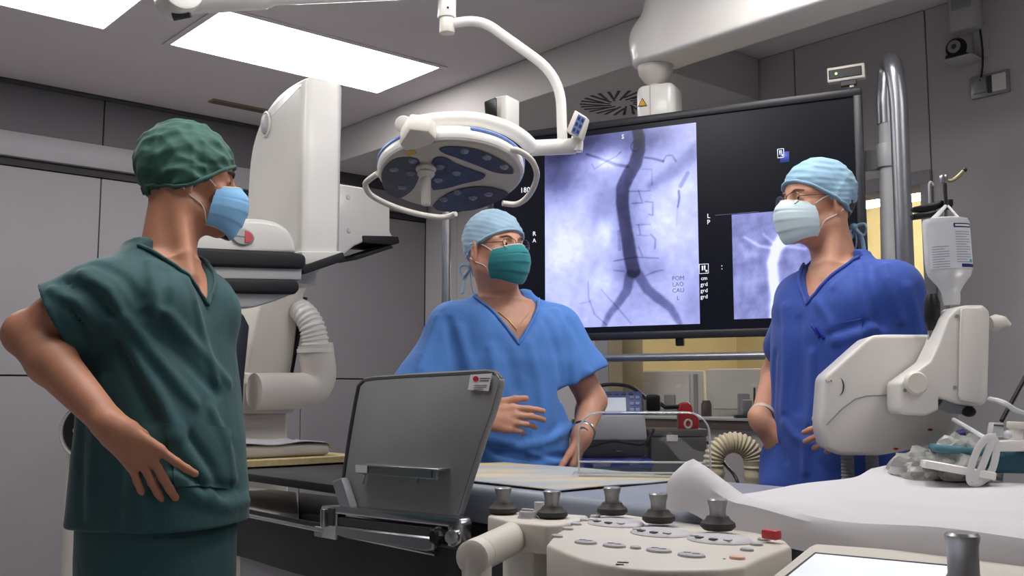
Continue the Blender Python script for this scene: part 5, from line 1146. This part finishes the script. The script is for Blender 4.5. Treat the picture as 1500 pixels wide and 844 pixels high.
def fabric(name, col, bump=.35, rough=.75, vs=9, thin=False):
    m = mat(name, col, rough, var=.07, vs=vs, bump=bump, bs=13, sheen=.15)
    for n in m.node_tree.nodes:
        if n.type == 'BUMP': n.inputs['Distance'].default_value = .011
        if n.type == 'TEX_NOISE' and n.inputs['Scale'].default_value == 13: n.inputs['Distortion'].default_value = 1.2; n.inputs['Detail'].default_value = 3; n.inputs['Roughness'].default_value = .45
        if n.type == 'MAPPING': n.inputs['Scale'].default_value = (1, 1, .55)
    return m
def skin(name, col): return mat(name, col, .5, var=.07, vs=28, bump=.08, bs=260, sss=.12)
def neckline(TM, g, zv, zn, w, m_, par, y0=.2):
    A = TM.to_3x3(); pts = []
    for k in range(-14, 15):
        t = abs(k) / 14; x = math.copysign(w * t, k); z = zv + (zn - zv) * t
        q = TM @ Vector((x, y0, z)); v = -(A @ Vector((0, 1, 0))); ok = None; tt = 0
        while tt < y0 * 2:
            if g.one(q + v * tt) < .004: ok = q + v * tt; break
            tt += .003
        if ok is not None: pts.append(ok)
    if len(pts) > 4: obj('neckline', G().tube(smooth_path(pts, 2), .0045, 8), m_, par)
def make_mask(M, m_, m_st, par, pleats=3, wid=1.0):
    zs = [.006, -.01, -.03, -.055, -.08, -.102, -.12]; yf = [.124, .137, .1425, .1385, .129, .117, .102]; wd = [.0585, .0635, .066, .067, .0645, .059, .051]; pw = [1.25, 1.5, 1.8, 2.0, 2.0, 2.0, 2.0]; y0 = [.062, .056, .052, .048, .045, .043, .042]
    zz = zs[::-1]; I = lambda z, a: float(np.interp(z, zz, a[::-1]))
    def fn(s, t):
        z = .006 - .121 * t; u = 2 * s - 1; w_ = I(z, wd) * wid; p_ = I(z, pw); yy = I(z, y0) + (I(z, yf) - I(z, y0)) * max(0, 1 - abs(u) ** p_) ** .56
        ph = (t * (pleats + 1)) % 1; yy += .0035 * (ph - .5) * (1 - .6 * abs(u)); dz = -.012 * abs(u) ** 2 * (1 - t) + .022 * abs(u) ** 2 * t
        return M @ Vector((u * w_ * (1.0), yy, z + dz))
    o = obj('face_mask', G().grid(fn, 44, 40, -.0025), m_, par, 60)
    obj('mask_binding', G().tube([fn(k / 24, 0.0) + M.to_3x3() @ Vector((0, .002, .001)) for k in range(25)], .0022, 6), m_st, o)
    obj('mask_binding', G().tube([fn(k / 24, 1.0) for k in range(25)], .002, 6), m_st, o)
    for x in (-1, 1):
        e = 0.0 if x < 0 else 1.0
        up_ = [fn(e, .04), M @ Vector((x * .071, .036, .01)), M @ Vector((x * .079, .006, .024)), M @ Vector((x * .086, -.018, .026))]
        lo_ = [fn(e, .96), M @ Vector((x * .066, .03, -.055)), M @ Vector((x * .078, .0, -.036)), M @ Vector((x * .086, -.02, -.02))]
        obj('ear_loop', G().tube(smooth_path(up_, 6), .0017, 6), m_st, o); obj('ear_loop', G().tube(smooth_path(lo_, 6), .0017, 6), m_st, o)
    return o
def make_cap(M, m_, par, front=(.088, .062), back=(-.105, -.035), puff=.0, tie=True, seed=1, wr=.0022, mid=None, ears=False):
    s = SDF(); s.add(p_ell((0, -.012, .047), (.081 + puff * .5, .104 + puff * .5, .0925 + puff), M), .02).add(p_ell((0, .03, .05), (.068, .064, .064), M), .03)
    if puff > .05: s.add(p_ell((0, -.05, .02), (.07, .075 + puff, .075), M), .03)
    A = _rot(M); o = np.array(M.translation); (yf, zf_), (yb, zb2) = front, back
    nrm_ = np.array([0, -(zf_ - zb2), (yf - yb)]); nrm_ /= np.linalg.norm(nrm_); p0 = np.array([0, yf, zf_])
    pf_ = lambda P: ((P - o) @ A - p0) @ nrm_
    s.cut((lambda P: -pf_(P), np.zeros(3), np.ones(3)), .003)
    if mid:
        (ym, zm) = mid; n2 = np.array([0, -(zm - zb2), (ym - yb)]); n2 /= np.linalg.norm(n2); p2_ = np.array([0, ym, zm]); n1 = np.array([0, -(zf_ - zm), (yf - ym)]); n1 /= np.linalg.norm(n1)
        s.ops.pop(); s.cut((lambda P: -np.minimum(((P - o) @ A - p0) @ n1, ((P - o) @ A - p2_) @ n2), np.zeros(3), np.ones(3)), .003)
    if ears:
        c_ = s.ops.pop()
        for x in (-1, 1): s.add(p_ell((x * .071, -.012, .008), (.022, .036, .044), M), .02)
        s.ops.append(c_)
    fd = Folds(wr, 105, seed, (.6, .6, 1.4)); s.disp = fd
    cap_ = sobj('surgical_cap', s, .0038, m_, par)
    ring = []
    for k in range(48):
        q = 2 * math.pi * k / 48; yy = (yf + yb) / 2 + (yf - yb) * .56 * math.cos(q); zc_ = zf_ + (yy - yf) * (zf_ - zb2) / (yf - yb) if not mid else (zf_ + (yy - yf) * (zf_ - mid[1]) / (yf - mid[0]) if yy > mid[0] else zb2 + (yy - yb) * (mid[1] - zb2) / (mid[0] - yb))
        pnt = M @ Vector((.09 * math.sin(q), yy, zc_ + .003)); ring.append(pnt)
    ring = s.snaps(ring, .0008)
    obj('cap_band', G().tube(ring, .0042, 8, True), m_, cap_)
    if tie:
        kn = M @ Vector((0, yb - .012, zb2 + .006)); obj('cap_knot', G().ell((0, 0, 0), (.012, .009, .01), Matrix.Translation(kn), 12, 8), m_, cap_)
        for x, L_ in ((-1, .11), (1, .085)):
            obj('cap_tie', G().tube(smooth_path([kn, M @ Vector((x * .012, yb - .03, zb2 - .03)), M @ Vector((x * .02, yb - .03, zb2 - L_ * .7)), M @ Vector((x * .034, yb - .02, zb2 - L_))], 5), .006, 8, sx=.3), m_, cap_)
            obj('cap_tie_loop', G().tube(smooth_path([kn, M @ Vector((x * .02, yb - .03, zb2 + .012)), M @ Vector((x * .036, yb - .028, zb2 - .004)), M @ Vector((x * .022, yb - .026, zb2 - .022)), kn], 5), .0045, 8, sx=.35), m_, cap_)
    return cap_
def make_eyes(M, par, look=0, bk=1):
    for x in (-1, 1):
        e = obj('eye', G().ell((x * .0315, .0785, .0125), (.0126, .0126, .0112), M, 18, 12), mat('eye_white', S(226, 220, 214), .2, var=.02), par)
        obj('iris', G().ell((x * .0315 + look, .0872, .0122), (.0064, .0052, .0062), M, 14, 10), mat('iris_brown', S(48, 34, 26), .2), e)
        br = smooth_path([M @ Vector((x * .013, .0995, .030)), M @ Vector((x * .03, .0965, .0365)), M @ Vector((x * .049, .0815, .033))], 5)
        obj('eyebrow', G().tube(br, [(.002 + .0022 * math.sin(math.pi * (i + 1) / (len(br) + 1))) * bk for i in range(len(br))], 8), mat('brow_dark', S(58, 44, 38), .8) if bk == 1 else mat('brow_grey', S(128, 100, 86), .8), par)
def make_glasses(M, par):
    m_r = mat('glasses_wire', S(110, 100, 90), .3, .8); g = G()
    for x in (-1, 1):
        cy = lambda u: .1135 - 6.5 * u * u * 1.1
        rim = [M @ Vector((x * .033 + .0235 * math.copysign(abs(math.cos(q)) ** .75, math.cos(q)), .114 - 3.2 * (x * .033 + .0235 * math.cos(q)) ** 2, .009 + .0165 * math.copysign(abs(math.sin(q)) ** .75, math.sin(q)))) for q in [k * math.pi / 16 for k in range(32)]]
        o = obj('glasses', G().tube(rim, .0012, 6, True), m_r, par)
        obj('lens', G().add([sum(rim, Vector()) / 32] + rim, [(0, k + 1, (k + 1) % 32 + 1) for k in range(32)]), MATS.get('lens_clear') or thin_glass('lens_clear', .0), o)
        obj('temple', G().tube(smooth_path([M @ Vector((x * .0565, .1035, .013)), M @ Vector((x * .07, .06, .017)), M @ Vector((x * .079, .0, .02)), M @ Vector((x * .08, -.02, .012))], 5), .0013, 6), m_r, o)
    obj('glasses_bridge', G().tube([M @ Vector((-.0105, .1135, .012)), M @ Vector((0, .1185, .016)), M @ Vector((.0105, .1135, .012))], .0012, 6), m_r, par)
def shoes(par, feet, psi, m_):
    for f in feet:
        M = hframe(f, psi); s = SDF(); s.add(p_ell((0, .06, .035), (.048, .11, .04), M), .02).add(p_ell((0, -.05, .045), (.042, .055, .05), M), .03).cut((lambda P: -P[:, 2], np.zeros(3), np.ones(3)), .004); sobj('shoe', s, .008, m_, par)
def legs(par, TM, m_, hz=.88, spread=.1, wt=.155, dp=.125, k=1.0, hold=None):
    s = SDF(); s.add(p_loft(TM, [(hz - .2, 0, 0, wt * .98, dp), (hz - .05, 0, 0, wt, dp), (hz + .08, 0, 0, wt * .95, dp)], 2.3), .03)
    for x in (-1, 1):
        P = lambda a, b, c: TM @ Vector((a, b, c)); s.chain([P(x * spread * .9, 0, hz - .12), P(x * spread, .015, .48), P(x * spread, -.01, .07)], [.095, .08, .072], .03)
    s.cut((lambda P: .05 - P[:, 2], np.zeros(3), np.ones(3)), .004); s.disp = Folds(.003, 22, 5, (1, 1, .4)); return sobj('trousers', s, .009, m_, par)
def person(label, o, hz): return thing('person', label, 'person', (o.x, o.y, 0))
TORSO = [(.84, 0, 0, .13, .09), (.95, 0, 0, .135, .095), (1.08, 0, 0, .13, .09), (1.2, 0, .0, .135, .095), (1.3, 0, .005, .14, .1), (1.36, 0, .004, .135, .094), (1.41, 0, -.005, .1, .075), (1.44, 0, -.01, .07, .06)]
# ------------------------------------------------------------------ man in green, hand on hip
oL = at(243, 500, 2.2); TL = hframe((oL.x, oL.y, 0), -20)
pL = person('man in dark green scrubs and cap standing at left with one hand on his hip', oL, 0)
ML = hframe(at(274, 272, 2.25), 25, -3)
P = lambda x, y, z: TL @ Vector((x, y, z))
skL = skin('skin_tan', S(178, 124, 98))
shR, elR, wrR = P(.155, -.04, 1.345), at(38, 489, 2.03), at(167, 629, 1.935)
shL, elL, wrL = P(-.165, -.03, 1.36), P(-.23, -.14, 1.12), P(-.1, -.2, .98)
make_eyes(ML, pL, .003)
hair = SDF(); hair.add(p_ell((0, -.02, .03), (.0745, .087, .088), ML), .01)
for x in (-1, 1): hair.add(p_ell((x * .0655, .036, .004), (.006, .012, .03), ML), .008)
A_ = _rot(ML); o_ = np.array(ML.translation)
hair.cut((lambda Q: (((Q - o_) @ A_)[:, 1] - .05), np.zeros(3), np.ones(3)), .006); hair.cut((lambda Q: (-.052 - ((Q - o_) @ A_)[:, 2] - .45 * np.minimum(0, ((Q - o_) @ A_)[:, 1] + .03) * 0), np.zeros(3), np.ones(3)), .01)
hair.cut((lambda Q: ((Q - o_) @ A_) @ np.array([0, .86, -.5]) - .02, np.zeros(3), np.ones(3)), .008); hair.disp = Folds(.0015, 160, 2, (.3, .3, 2))
sobj('hair', hair, .0038, mat('hair_dark_brown', S(34, 26, 24), .6, var=.3, vs=60, bump=.5, bs=220), pL)
m_green = fabric('scrub_green', S(33, 74, 78)); m_green2 = fabric('scrub_cap_green', S(38, 82, 72), .2)
make_cap(ML, m_green2, pL, (.094, .047), (-.108, -.05), .013, False, 3, .003, (-.005, -.02), True)
make_mask(ML, fabric('mask_blue', S(120, 172, 214), .12, .8), m_white2, pL)
def yoke(g, P, sh, sgn, zn=1.472):
    """cloth sloping from the neck to the shoulder"""
    g.add(p_cap(P(sgn * .06, -.02, zn - .035), sh + UP * .012, .036, .05), .05); g.add(p_cap(P(sgn * .09, .05, 1.34), sh, .06, .055), .06)
gL = SDF(); gL.add(p_loft(TL, [(.868, 0, 0, .185, .176), (.95, 0, 0, .186, .17), (1.08, 0, -.003, .182, .156), (1.2, 0, -.01, .18, .142), (1.3, 0, -.014, .178, .13), (1.38, 0, -.015, .14, .105), (1.43, 0, -.018, .1, .085), (1.475, 0, -.025, .074, .07)], 2.4), .03)
sv = shR + (elR - shR) * .62
yoke(gL, P, shR, 1); gL.add(p_cap(shR, sv, .06, .083), .06); yoke(gL, P, shL, -1)
svL = shL + (elL - shL) * .62; gL.add(p_cap(shL, svL, .06, .08), .05)
def sleeve_end(g, sh_, el_, f, r):
    d = np.array((el_ - sh_).normalized()); e = np.array(sh_ + (el_ - sh_) * f); inn = p_cap(sh_ + (el_ - sh_) * (f - .25), sh_ + (el_ - sh_) * (f + .4), r * .8, r * .93)
    pl = lambda Q: (Q - e) @ d
    near = lambda Q: np.maximum(pl(Q) * -1, nrm(Q - e) - .16)
    g.sub((near, e - .17, e + .17), .003); g.sub((inn[0], inn[1], inn[2]), .004)
gL_in = gL
sleeve_end(gL, shR, elR, .60, .084)
gL.sub(v_cut(TL, 1.345, 1.47, .1, -.0), .006); gL.sub(p_cap(P(0, -.02, 1.41), ML @ Vector((0, -.02, -.03)), .063, .075), .006)
fL = Folds(.0016, 26, 11)
px_folds(fL, gL, [([(165, 475), (200, 530), (238, 590), (262, 640)], .010, .014), ([(185, 470), (235, 530), (285, 590)], .008, .013), ([(175, 500), (205, 570), (225, 615)], -.009, .013), ([(215, 460), (265, 520), (320, 575)], -.008, .014), ([(240, 455), (300, 520), (335, 560)], .007, .012),
    ([(222, 385), (226, 430), (222, 470)], .008, .012), ([(240, 395), (243, 440), (238, 480)], -.007, .011), ([(262, 380), (285, 440), (300, 500), (318, 560)], .007, .010), ([(75, 425), (112, 445), (140, 475)], .007, .010), ([(95, 412), (135, 430), (165, 460)], -.007, .011), ([(120, 400), (158, 425), (178, 462)], .008, .011), ([(140, 385), (180, 405), (205, 440)], -.006, .012), ([(105, 450), (125, 480), (130, 500)], -.006, .009),
    ([(310, 600), (335, 660), (345, 720)], .007, .012), ([(255, 640), (290, 690), (310, 725)], .010, .013), ([(275, 640), (310, 690), (322, 720)], -.008, .012), ([(255, 700), (290, 728), (330, 742), (360, 735)], .013, .014), ([(262, 690), (300, 712), (345, 716)], -.010, .012), ([(150, 560), (140, 640), (135, 720)], .006, .014), ([(175, 680), (172, 730), (170, 768)], -.007, .012), ([(205, 690), (208, 740), (210, 768)], .006, .012), ([(120, 600), (118, 680), (118, 760)], -.005, .012)])
b = SDF(); b.add(p_loft(TL, TORSO, 2.3), .03)
add_head(b, ML)
b.add(p_cap(ML @ Vector((0, -.022, -.03)), P(0, -.01, 1.40), .056, .064), .035).add(p_cap(P(-.07, -.02, 1.395), P(.07, -.02, 1.395), .036, .036), .05)
b.add(p_cap(ML @ Vector((.05, -.03, -.03)), P(.02, .07, 1.405), .016, .014), .03)
hw = gL.hit(178, 640); wrR = at(167, 629, min(hw.y - .034, 1.95))
b.chain([shR, shR + (elR - shR) * .55, elR], [.058, .052, .044], .02).chain([elR, elR + (wrR - elR) * .3, wrR], [.043, .047, .029], .015).add(p_cap(elR, elR + Vector((-.008, .005, -.004)), .037, .03), .02)
hk, hw = gL.hit(212, 668), gL.hit(180, 640); kL = hk + (CAM - hk).normalized() * .03; nL = Vector((-.15, -1, .12))

add_hand(b, wrR, kL - wrR, nL, Vector((.4, 0, 1)), [(6, (-2, 8, 6)), (-17, (-10, 10, 8)), (-19, (-10, 10, 8)), (-25, (-8, 8, 8))], [(.8, -.2, -.7), (.9, -.3, -.6), (.9, -.3, -.5)], 1.04)
b.chain([shL, elL, wrL], [.056, .043, .03], .02); add_hand(b, wrL, P(.1, -.22, .93) - wrL, TL.to_3x3() @ Vector((0, -1, 0)), UP, [(0, (15, 25, 15))] * 4, [(.8, .5, 0)] * 3)
sobj('body', b, .0034, skL, pL)
gL.disp = fL
sh_ = sobj('scrub_top', gL, .0052, m_green, pL)
neckline(TL, gL, 1.341, 1.465, .1, m_green, sh_)
def patch(name, g, quad, n, m, off, m_, par):
    """thin panel of cloth laid on the garment surface"""
    (ax, ay), (bx, by), (cx2, cy2), (dx, dy) = quad; px = []
    for i in range(n + 1):
        for j in range(m + 1):
            u, v = i / n, j / m; px.append(((ax * (1 - u) + bx * u) * (1 - v) + (dx * (1 - u) + cx2 * u) * v, (ay * (1 - u) + by * u) * (1 - v) + (dy * (1 - u) + cy2 * u) * v))
    H = g.snaps([h if h is not None else at(*p, 2.2) for h, p in zip(g.hits(px), px)], off)
    return obj(name, G().grid(lambda s_, t_: H[round(s_ * n) * (m + 1) + round(t_ * m)], n, m, .0025), m_, par, 60)
patch('hip_pocket', gL, [(243, 621), (336, 626), (334, 716), (256, 712)], 22, 20, .0035, m_green, sh_)
legs(pL, TL, m_green, .9, .1, .175, .15); shoes(pL, [P(.1, 0, 0), P(-.1, 0, 0)], -20, m_white2)
# ------------------------------------------------------------------ man in light blue gown, centre
oC = at(742, 500, 3.16); TC = hframe((oC.x, oC.y, 0), -74)
pC = person('man in light blue scrubs with green mask and glasses standing behind the table', oC, 0)
MC = hframe(at(724, 371, 3.14), -47, 4)
P = lambda x, y, z: TC @ Vector((x, y, z))
skC = skin('skin_ruddy', S(206, 152, 128))
shR, elR, wrR = P(.175, -.01, 1.35), at(607, 596, 3.05), at(704, 613, 2.93)
shL, elL, wrL = P(-.175, -.01, 1.35), at(868, 588, 3.22), at(852, 640, 3.09)
b = SDF(); b.add(p_loft(TC, [(z, cx2, cy2, rx * 1.06, ry * 1.12) for z, cx2, cy2, rx, ry in TORSO], 2.3), .03); add_head(b, MC, 1.1)
b.add(p_cap(MC @ Vector((0, -.022, -.03)), P(0, -.01, 1.40), .06, .066), .035).add(p_cap(P(-.08, -.02, 1.395), P(.08, -.02, 1.395), .036, .036), .05)
b.chain([shR, elR, wrR], [.058, .046, .031], .02).chain([shL, elL, wrL], [.058, .044, .031], .02)
add_hand(b, wrR, Vector((1, -.12, .02)), Vector((.05, -1, .25)), UP, [(-1, (14, 18, 10)), (-1, (20, 26, 14)), (-1, (28, 32, 18)), (-2, (36, 36, 20))], [(.8, .5, .05), (.95, .2, .0), (1, .05, -.05)], 1.1)
add_hand(b, wrL, Vector((-.3, -.05, -1)), Vector((1, -.2, 0)), Vector((-.3, -1, 0)), [(0, (15, 25, 15))] * 4, [(.9, .4, -.2)] * 3)
sobj('body', b, .0036, skC, pC)
make_eyes(MC, pC, -.002, .7); make_glasses(MC, pC)
m_blue = fabric('gown_light_blue', S(84, 138, 216)); m_cap = fabric('cap_pale_blue', S(152, 182, 204), .15)
make_cap(MC, m_cap, pC, (.092, .05), (-.105, -.03), .006, True, 6, .0018)
make_mask(MC, fabric('mask_teal', S(46, 134, 140), .12, .8), m_white, pC, 3, 1.04)
gC = SDF(); gC.add(p_loft(TC, [(.8, 0, 0, .2, .16), (.95, 0, 0, .198, .158), (1.1, 0, .0, .2, .155), (1.25, 0, 0, .205, .155), (1.33, 0, 0, .18, .135), (1.39, 0, -.005, .135, .105), (1.43, 0, -.012, .1, .085), (1.47, 0, -.02, .075, .07)], 2.4), .03)
yoke(gC, P, shR, 1); yoke(gC, P, shL, -1); gC.add(p_cap(shR, shR + (elR - shR) * .8, .066, .1), .06).add(p_cap(shL, shL + (elL - shL) * .6, .066, .098), .06)
sleeve_end(gC, shL, elL, .68, .09); sleeve_end(gC, shR, elR, .92, .095)
gC.sub(v_cut(TC, 1.302, 1.45, .105, -.0), .02); gC.sub(p_cap(P(0, -.015, 1.41), MC @ Vector((0, -.02, -.03)), .065, .078), .006)
fC = Folds(.0014, 24, 21)
px_folds(fC, gC, [([(655, 470), (668, 520), (675, 560)], -.009, .014), ([(640, 465), (625, 510), (615, 540)], .007, .014), ([(672, 480), (690, 540), (700, 600)], .007, .015), ([(720, 510), (728, 560), (730, 600)], .006, .016), ([(800, 470), (818, 520), (825, 560)], -.008, .013), ([(815, 455), (836, 500), (842, 560)], .009, .014), ([(835, 470), (862, 520), (868, 550)], -.007, .012), ([(850, 465), (880, 510)], .006, .011),
    ([(838, 560), (838, 610), (835, 660)], .010, .014), ([(822, 570), (820, 620), (800, 650)], -.008, .015), ([(715, 645), (760, 655), (800, 648), (835, 625)], .012, .014), ([(735, 660), (775, 672), (825, 670)], -.010, .012), ([(700, 655), (720, 672), (745, 682)], .009, .013), ([(775, 665), (805, 674), (835, 682)], .008, .010), ([(775, 505), (790, 560), (795, 610)], .005, .016), ([(745, 520), (755, 570)], -.005, .016)])
gC.disp = fC
sc_ = sobj('scrub_top', gC, .0062, m_blue, pC)
neckline(TC, gC, 1.297, 1.45, .107, m_blue, sc_)
legs(pC, TC, m_blue, .86, .1, .165, .13); shoes(pC, [P(.1, 0, 0), P(-.1, 0, 0)], -74, m_white2)
wd_ = (elL - wrL).normalized(); wc = wrL + wd_ * .025
WM = frame(wc, wd_.cross(Vector((0, 1, 0))), Vector((0, 1, 0)) - wd_ * wd_.y)
wt_ = tag(obj('wrist_watch', G().tube([wc + (WM.to_3x3() @ Vector((.0365 * math.cos(q), .0365 * math.sin(q), 0))) for q in [k * math.pi / 12 for k in range(24)]], .01, 8, True, sx=.3, upv=wd_), m_chrome), 'steel wrist watch on the left wrist of the man in light blue', 'watch')
obj('watch_face', G().cyl(wc + Vector((-.004, -.036, 0)), wc + Vector((-.004, -.046, 0)), .017, n=20, bev=.002), m_chrome, wt_)
nk = [b.snap(P(.055 * math.cos(q) * 1.0, .10, 1.36 + .07 * abs(math.cos(q)) - .02), .002) for q in [math.pi * k / 16 for k in range(17)]]
obj('necklace', G().tube(nk, .0012, 6), mat('gold_chain', S(190, 160, 90), .3, .9), pC)
# ------------------------------------------------------------------ man in dark blue scrubs, right
oR = at(1228, 500, 2.78); TR = hframe((oR.x, oR.y, 0), -146)
pR = person('man in dark blue scrubs with white-blue mask standing at right with hands in pockets', oR, 0)
MR = hframe(at(1199, 303, 2.80), -161, 1)
UPS = .06                                                     # he is taller than the others
P = lambda x, y, z: TR @ Vector((x, y, z + UPS))
skR = skin('skin_warm', S(204, 150, 124))
shR, elR, wrR = P(.145, -.02, 1.36), Vector((.82, 3.09, 1.2)), Vector((.705, 2.83, 1.07))
shL, elL, wrL = P(-.175, -.01, 1.36), Vector((1.11, 2.72, 1.18)), Vector((.915, 2.56, 1.075))
b = SDF(); b.add(p_loft(TR, [(z + UPS, *r_) for z, *r_ in TORSO], 2.3), .03); add_head(b, MR)
b.add(p_cap(MR @ Vector((0, -.022, -.03)), P(0, -.01, 1.40), .056, .064), .035).add(p_cap(P(-.07, -.02, 1.395), P(.07, -.02, 1.395), .036, .036), .05)
b.add(p_cap(MR @ Vector((-.05, -.03, -.03)), P(-.02, .06, 1.405), .015, .013), .03)
b.chain([shR, elR, wrR], [.056, .043, .03], .02).chain([shL, elL, wrL], [.056, .043, .03], .02)
add_hand(b, wrR, P(.12, .12, .93) - wrR, Vector((-1, -.4, 0)), Vector((.3, -1, .3)), [(0, (10, 15, 10))] * 4, [(.9, .4, -.2)] * 3)
add_hand(b, wrL, Vector((-.95, -.05, -.3)), Vector((-.1, -1, .2)), UP, [(2, (20, 30, 15)), (0, (24, 32, 18)), (-3, (26, 34, 18)), (-6, (28, 34, 18))], [(.8, .5, -.2), (.95, .2, -.2), (1, 0, -.3)])
sobj('body', b, .0036, skR, pR)
make_eyes(MR, pR, .0, .7); make_glasses(MR, pR)
hair = SDF(); hair.add(p_ell((0, -.02, .03), (.0765, .0945, .09), MR), .01); A2_ = _rot(MR); o2_ = np.array(MR.translation)
hair.cut((lambda Q: ((Q - o2_) @ A2_) @ np.array([0, .86, -.5]) + .005, np.zeros(3), np.ones(3)), .008); hair.cut((lambda Q: -.05 - ((Q - o2_) @ A2_)[:, 2], np.zeros(3), np.ones(3)), .01)
sobj('hair', hair, .0045, mat('hair_grey_brown', S(74, 62, 54), .6, var=.3, vs=60, bump=.5, bs=220), pR)
m_dblue = fabric('scrub_dark_blue', S(42, 74, 160)); m_cap2 = fabric('cap_grey_blue', S(136, 172, 196), .15)
make_cap(MR, m_cap2, pR, (.092, .056), (-.108, -.055), .006, True, 9, .0018, None, True)
make_mask(MR, fabric('mask_pale_blue', S(196, 216, 222), .12, .8), m_white, pR)
gR = SDF(); gR.add(p_loft(TR, [(z + UPS, *r_) for z, *r_ in [(.72, 0, 0, .205, .165), (.95, 0, 0, .2, .16), (1.1, 0, .0, .195, .15), (1.25, 0, 0, .195, .148), (1.33, 0, 0, .178, .132), (1.39, 0, -.005, .135, .103), (1.43, 0, -.012, .1, .085), (1.475, 0, -.02, .075, .07)]], 2.4), .03)
yoke(gR, P, shR, 1); yoke(gR, P, shL, -1); gR.add(p_cap(shR, shR + (elR - shR) * .6, .056, .066), .05).add(p_cap(shL, shL + (elL - shL) * .7, .064, .09), .06)
sleeve_end(gR, shL, elL, .78, .086)
gR.sub(v_cut(TR, 1.335 + UPS, 1.465 + UPS, .095, -.0), .006); gR.sub(p_cap(P(0, -.02, 1.41), MR @ Vector((0, -.02, -.03)), .063, .078), .006)
gR.add(p_cap(P(.16, .07, .9), P(.12, .12, .82), .055, .06), .04)                         # pocket bulging over the hand
fR = Folds(.0013, 24, 31)
px_folds(fR, gR, [([(1150, 450), (1152, 520), (1148, 600)], .006, .015), ([(1170, 470), (1172, 540), (1170, 600)], -.006, .015), ([(1260, 390), (1262, 430), (1275, 480)], .009, .012), ([(1275, 385), (1282, 430), (1292, 475)], -.009, .012), ([(1295, 390), (1308, 430), (1322, 470)], .007, .012), ([(1225, 500), (1260, 490), (1285, 480)], .007, .010), ([(1215, 490), (1250, 478), (1280, 468)], -.006, .010), ([(1195, 440), (1215, 470), (1225, 500)], .005, .012),
    ([(1135, 520), (1132, 580), (1128, 640)], -.006, .012), ([(1190, 520), (1190, 580), (1185, 620)], .006, .014), ([(1150, 620), (1165, 640), (1190, 650)], .008, .012), ([(1140, 650), (1150, 675)], -.007, .010), ([(1180, 650), (1180, 690)], .007, .012), ([(1330, 420), (1342, 460), (1346, 490)], .006, .012), ([(1220, 420), (1240, 400), (1255, 385)], .004, .010)])
gR.disp = fR
sr_ = sobj('scrub_top', gR, .0058, m_dblue, pR)
neckline(TR, gR, 1.33 + UPS, 1.46 + UPS, .096, m_dblue, sr_)
patch('chest_pocket', gR, [(1194, 482), (1262, 466), (1268, 540), (1200, 552)], 16, 16, .003, m_dblue, sr_)
for i, dx in enumerate((0, 6)):
    q = gR.hit(1193 + dx, 478 + i * 2, 1.2, 4); q2 = gR.hit(1202 + dx, 494 + i * 2, 1.2, 4)
    if q and q2: tag(obj('pen', G().cyl(gR.snap(q, .012) , gR.snap(q2, .006), .0045, n=12, bev=.001), mat('pen_blue', S(30, 48, 150), .35)), ('blue pen clipped in the chest pocket of the man in dark blue', 'second blue pen in the chest pocket, nearer the pocket centre')[i], 'pen')
legs(pR, TR, m_dblue, .92, .1, .165, .13); shoes(pR, [P(.1, 0, -UPS), P(-.1, 0, -UPS)], -146, m_white2)
wd_ = (elR - wrR).normalized(); wc = wrR + wd_ * .03; q_ = wd_.cross(UP).normalized(); r_ = q_.cross(wd_)
tag(obj('bracelet', G().tube([wc + q_ * (.036 * math.cos(a_)) + r_ * (.036 * math.sin(a_)) for a_ in [k * math.pi / 12 for k in range(24)]], .008, 8, True, sx=.4, upv=wd_), mat('bracelet_pale', S(200, 190, 176), .4)), 'pale bracelet on the wrist of the man in dark blue', 'bracelet')
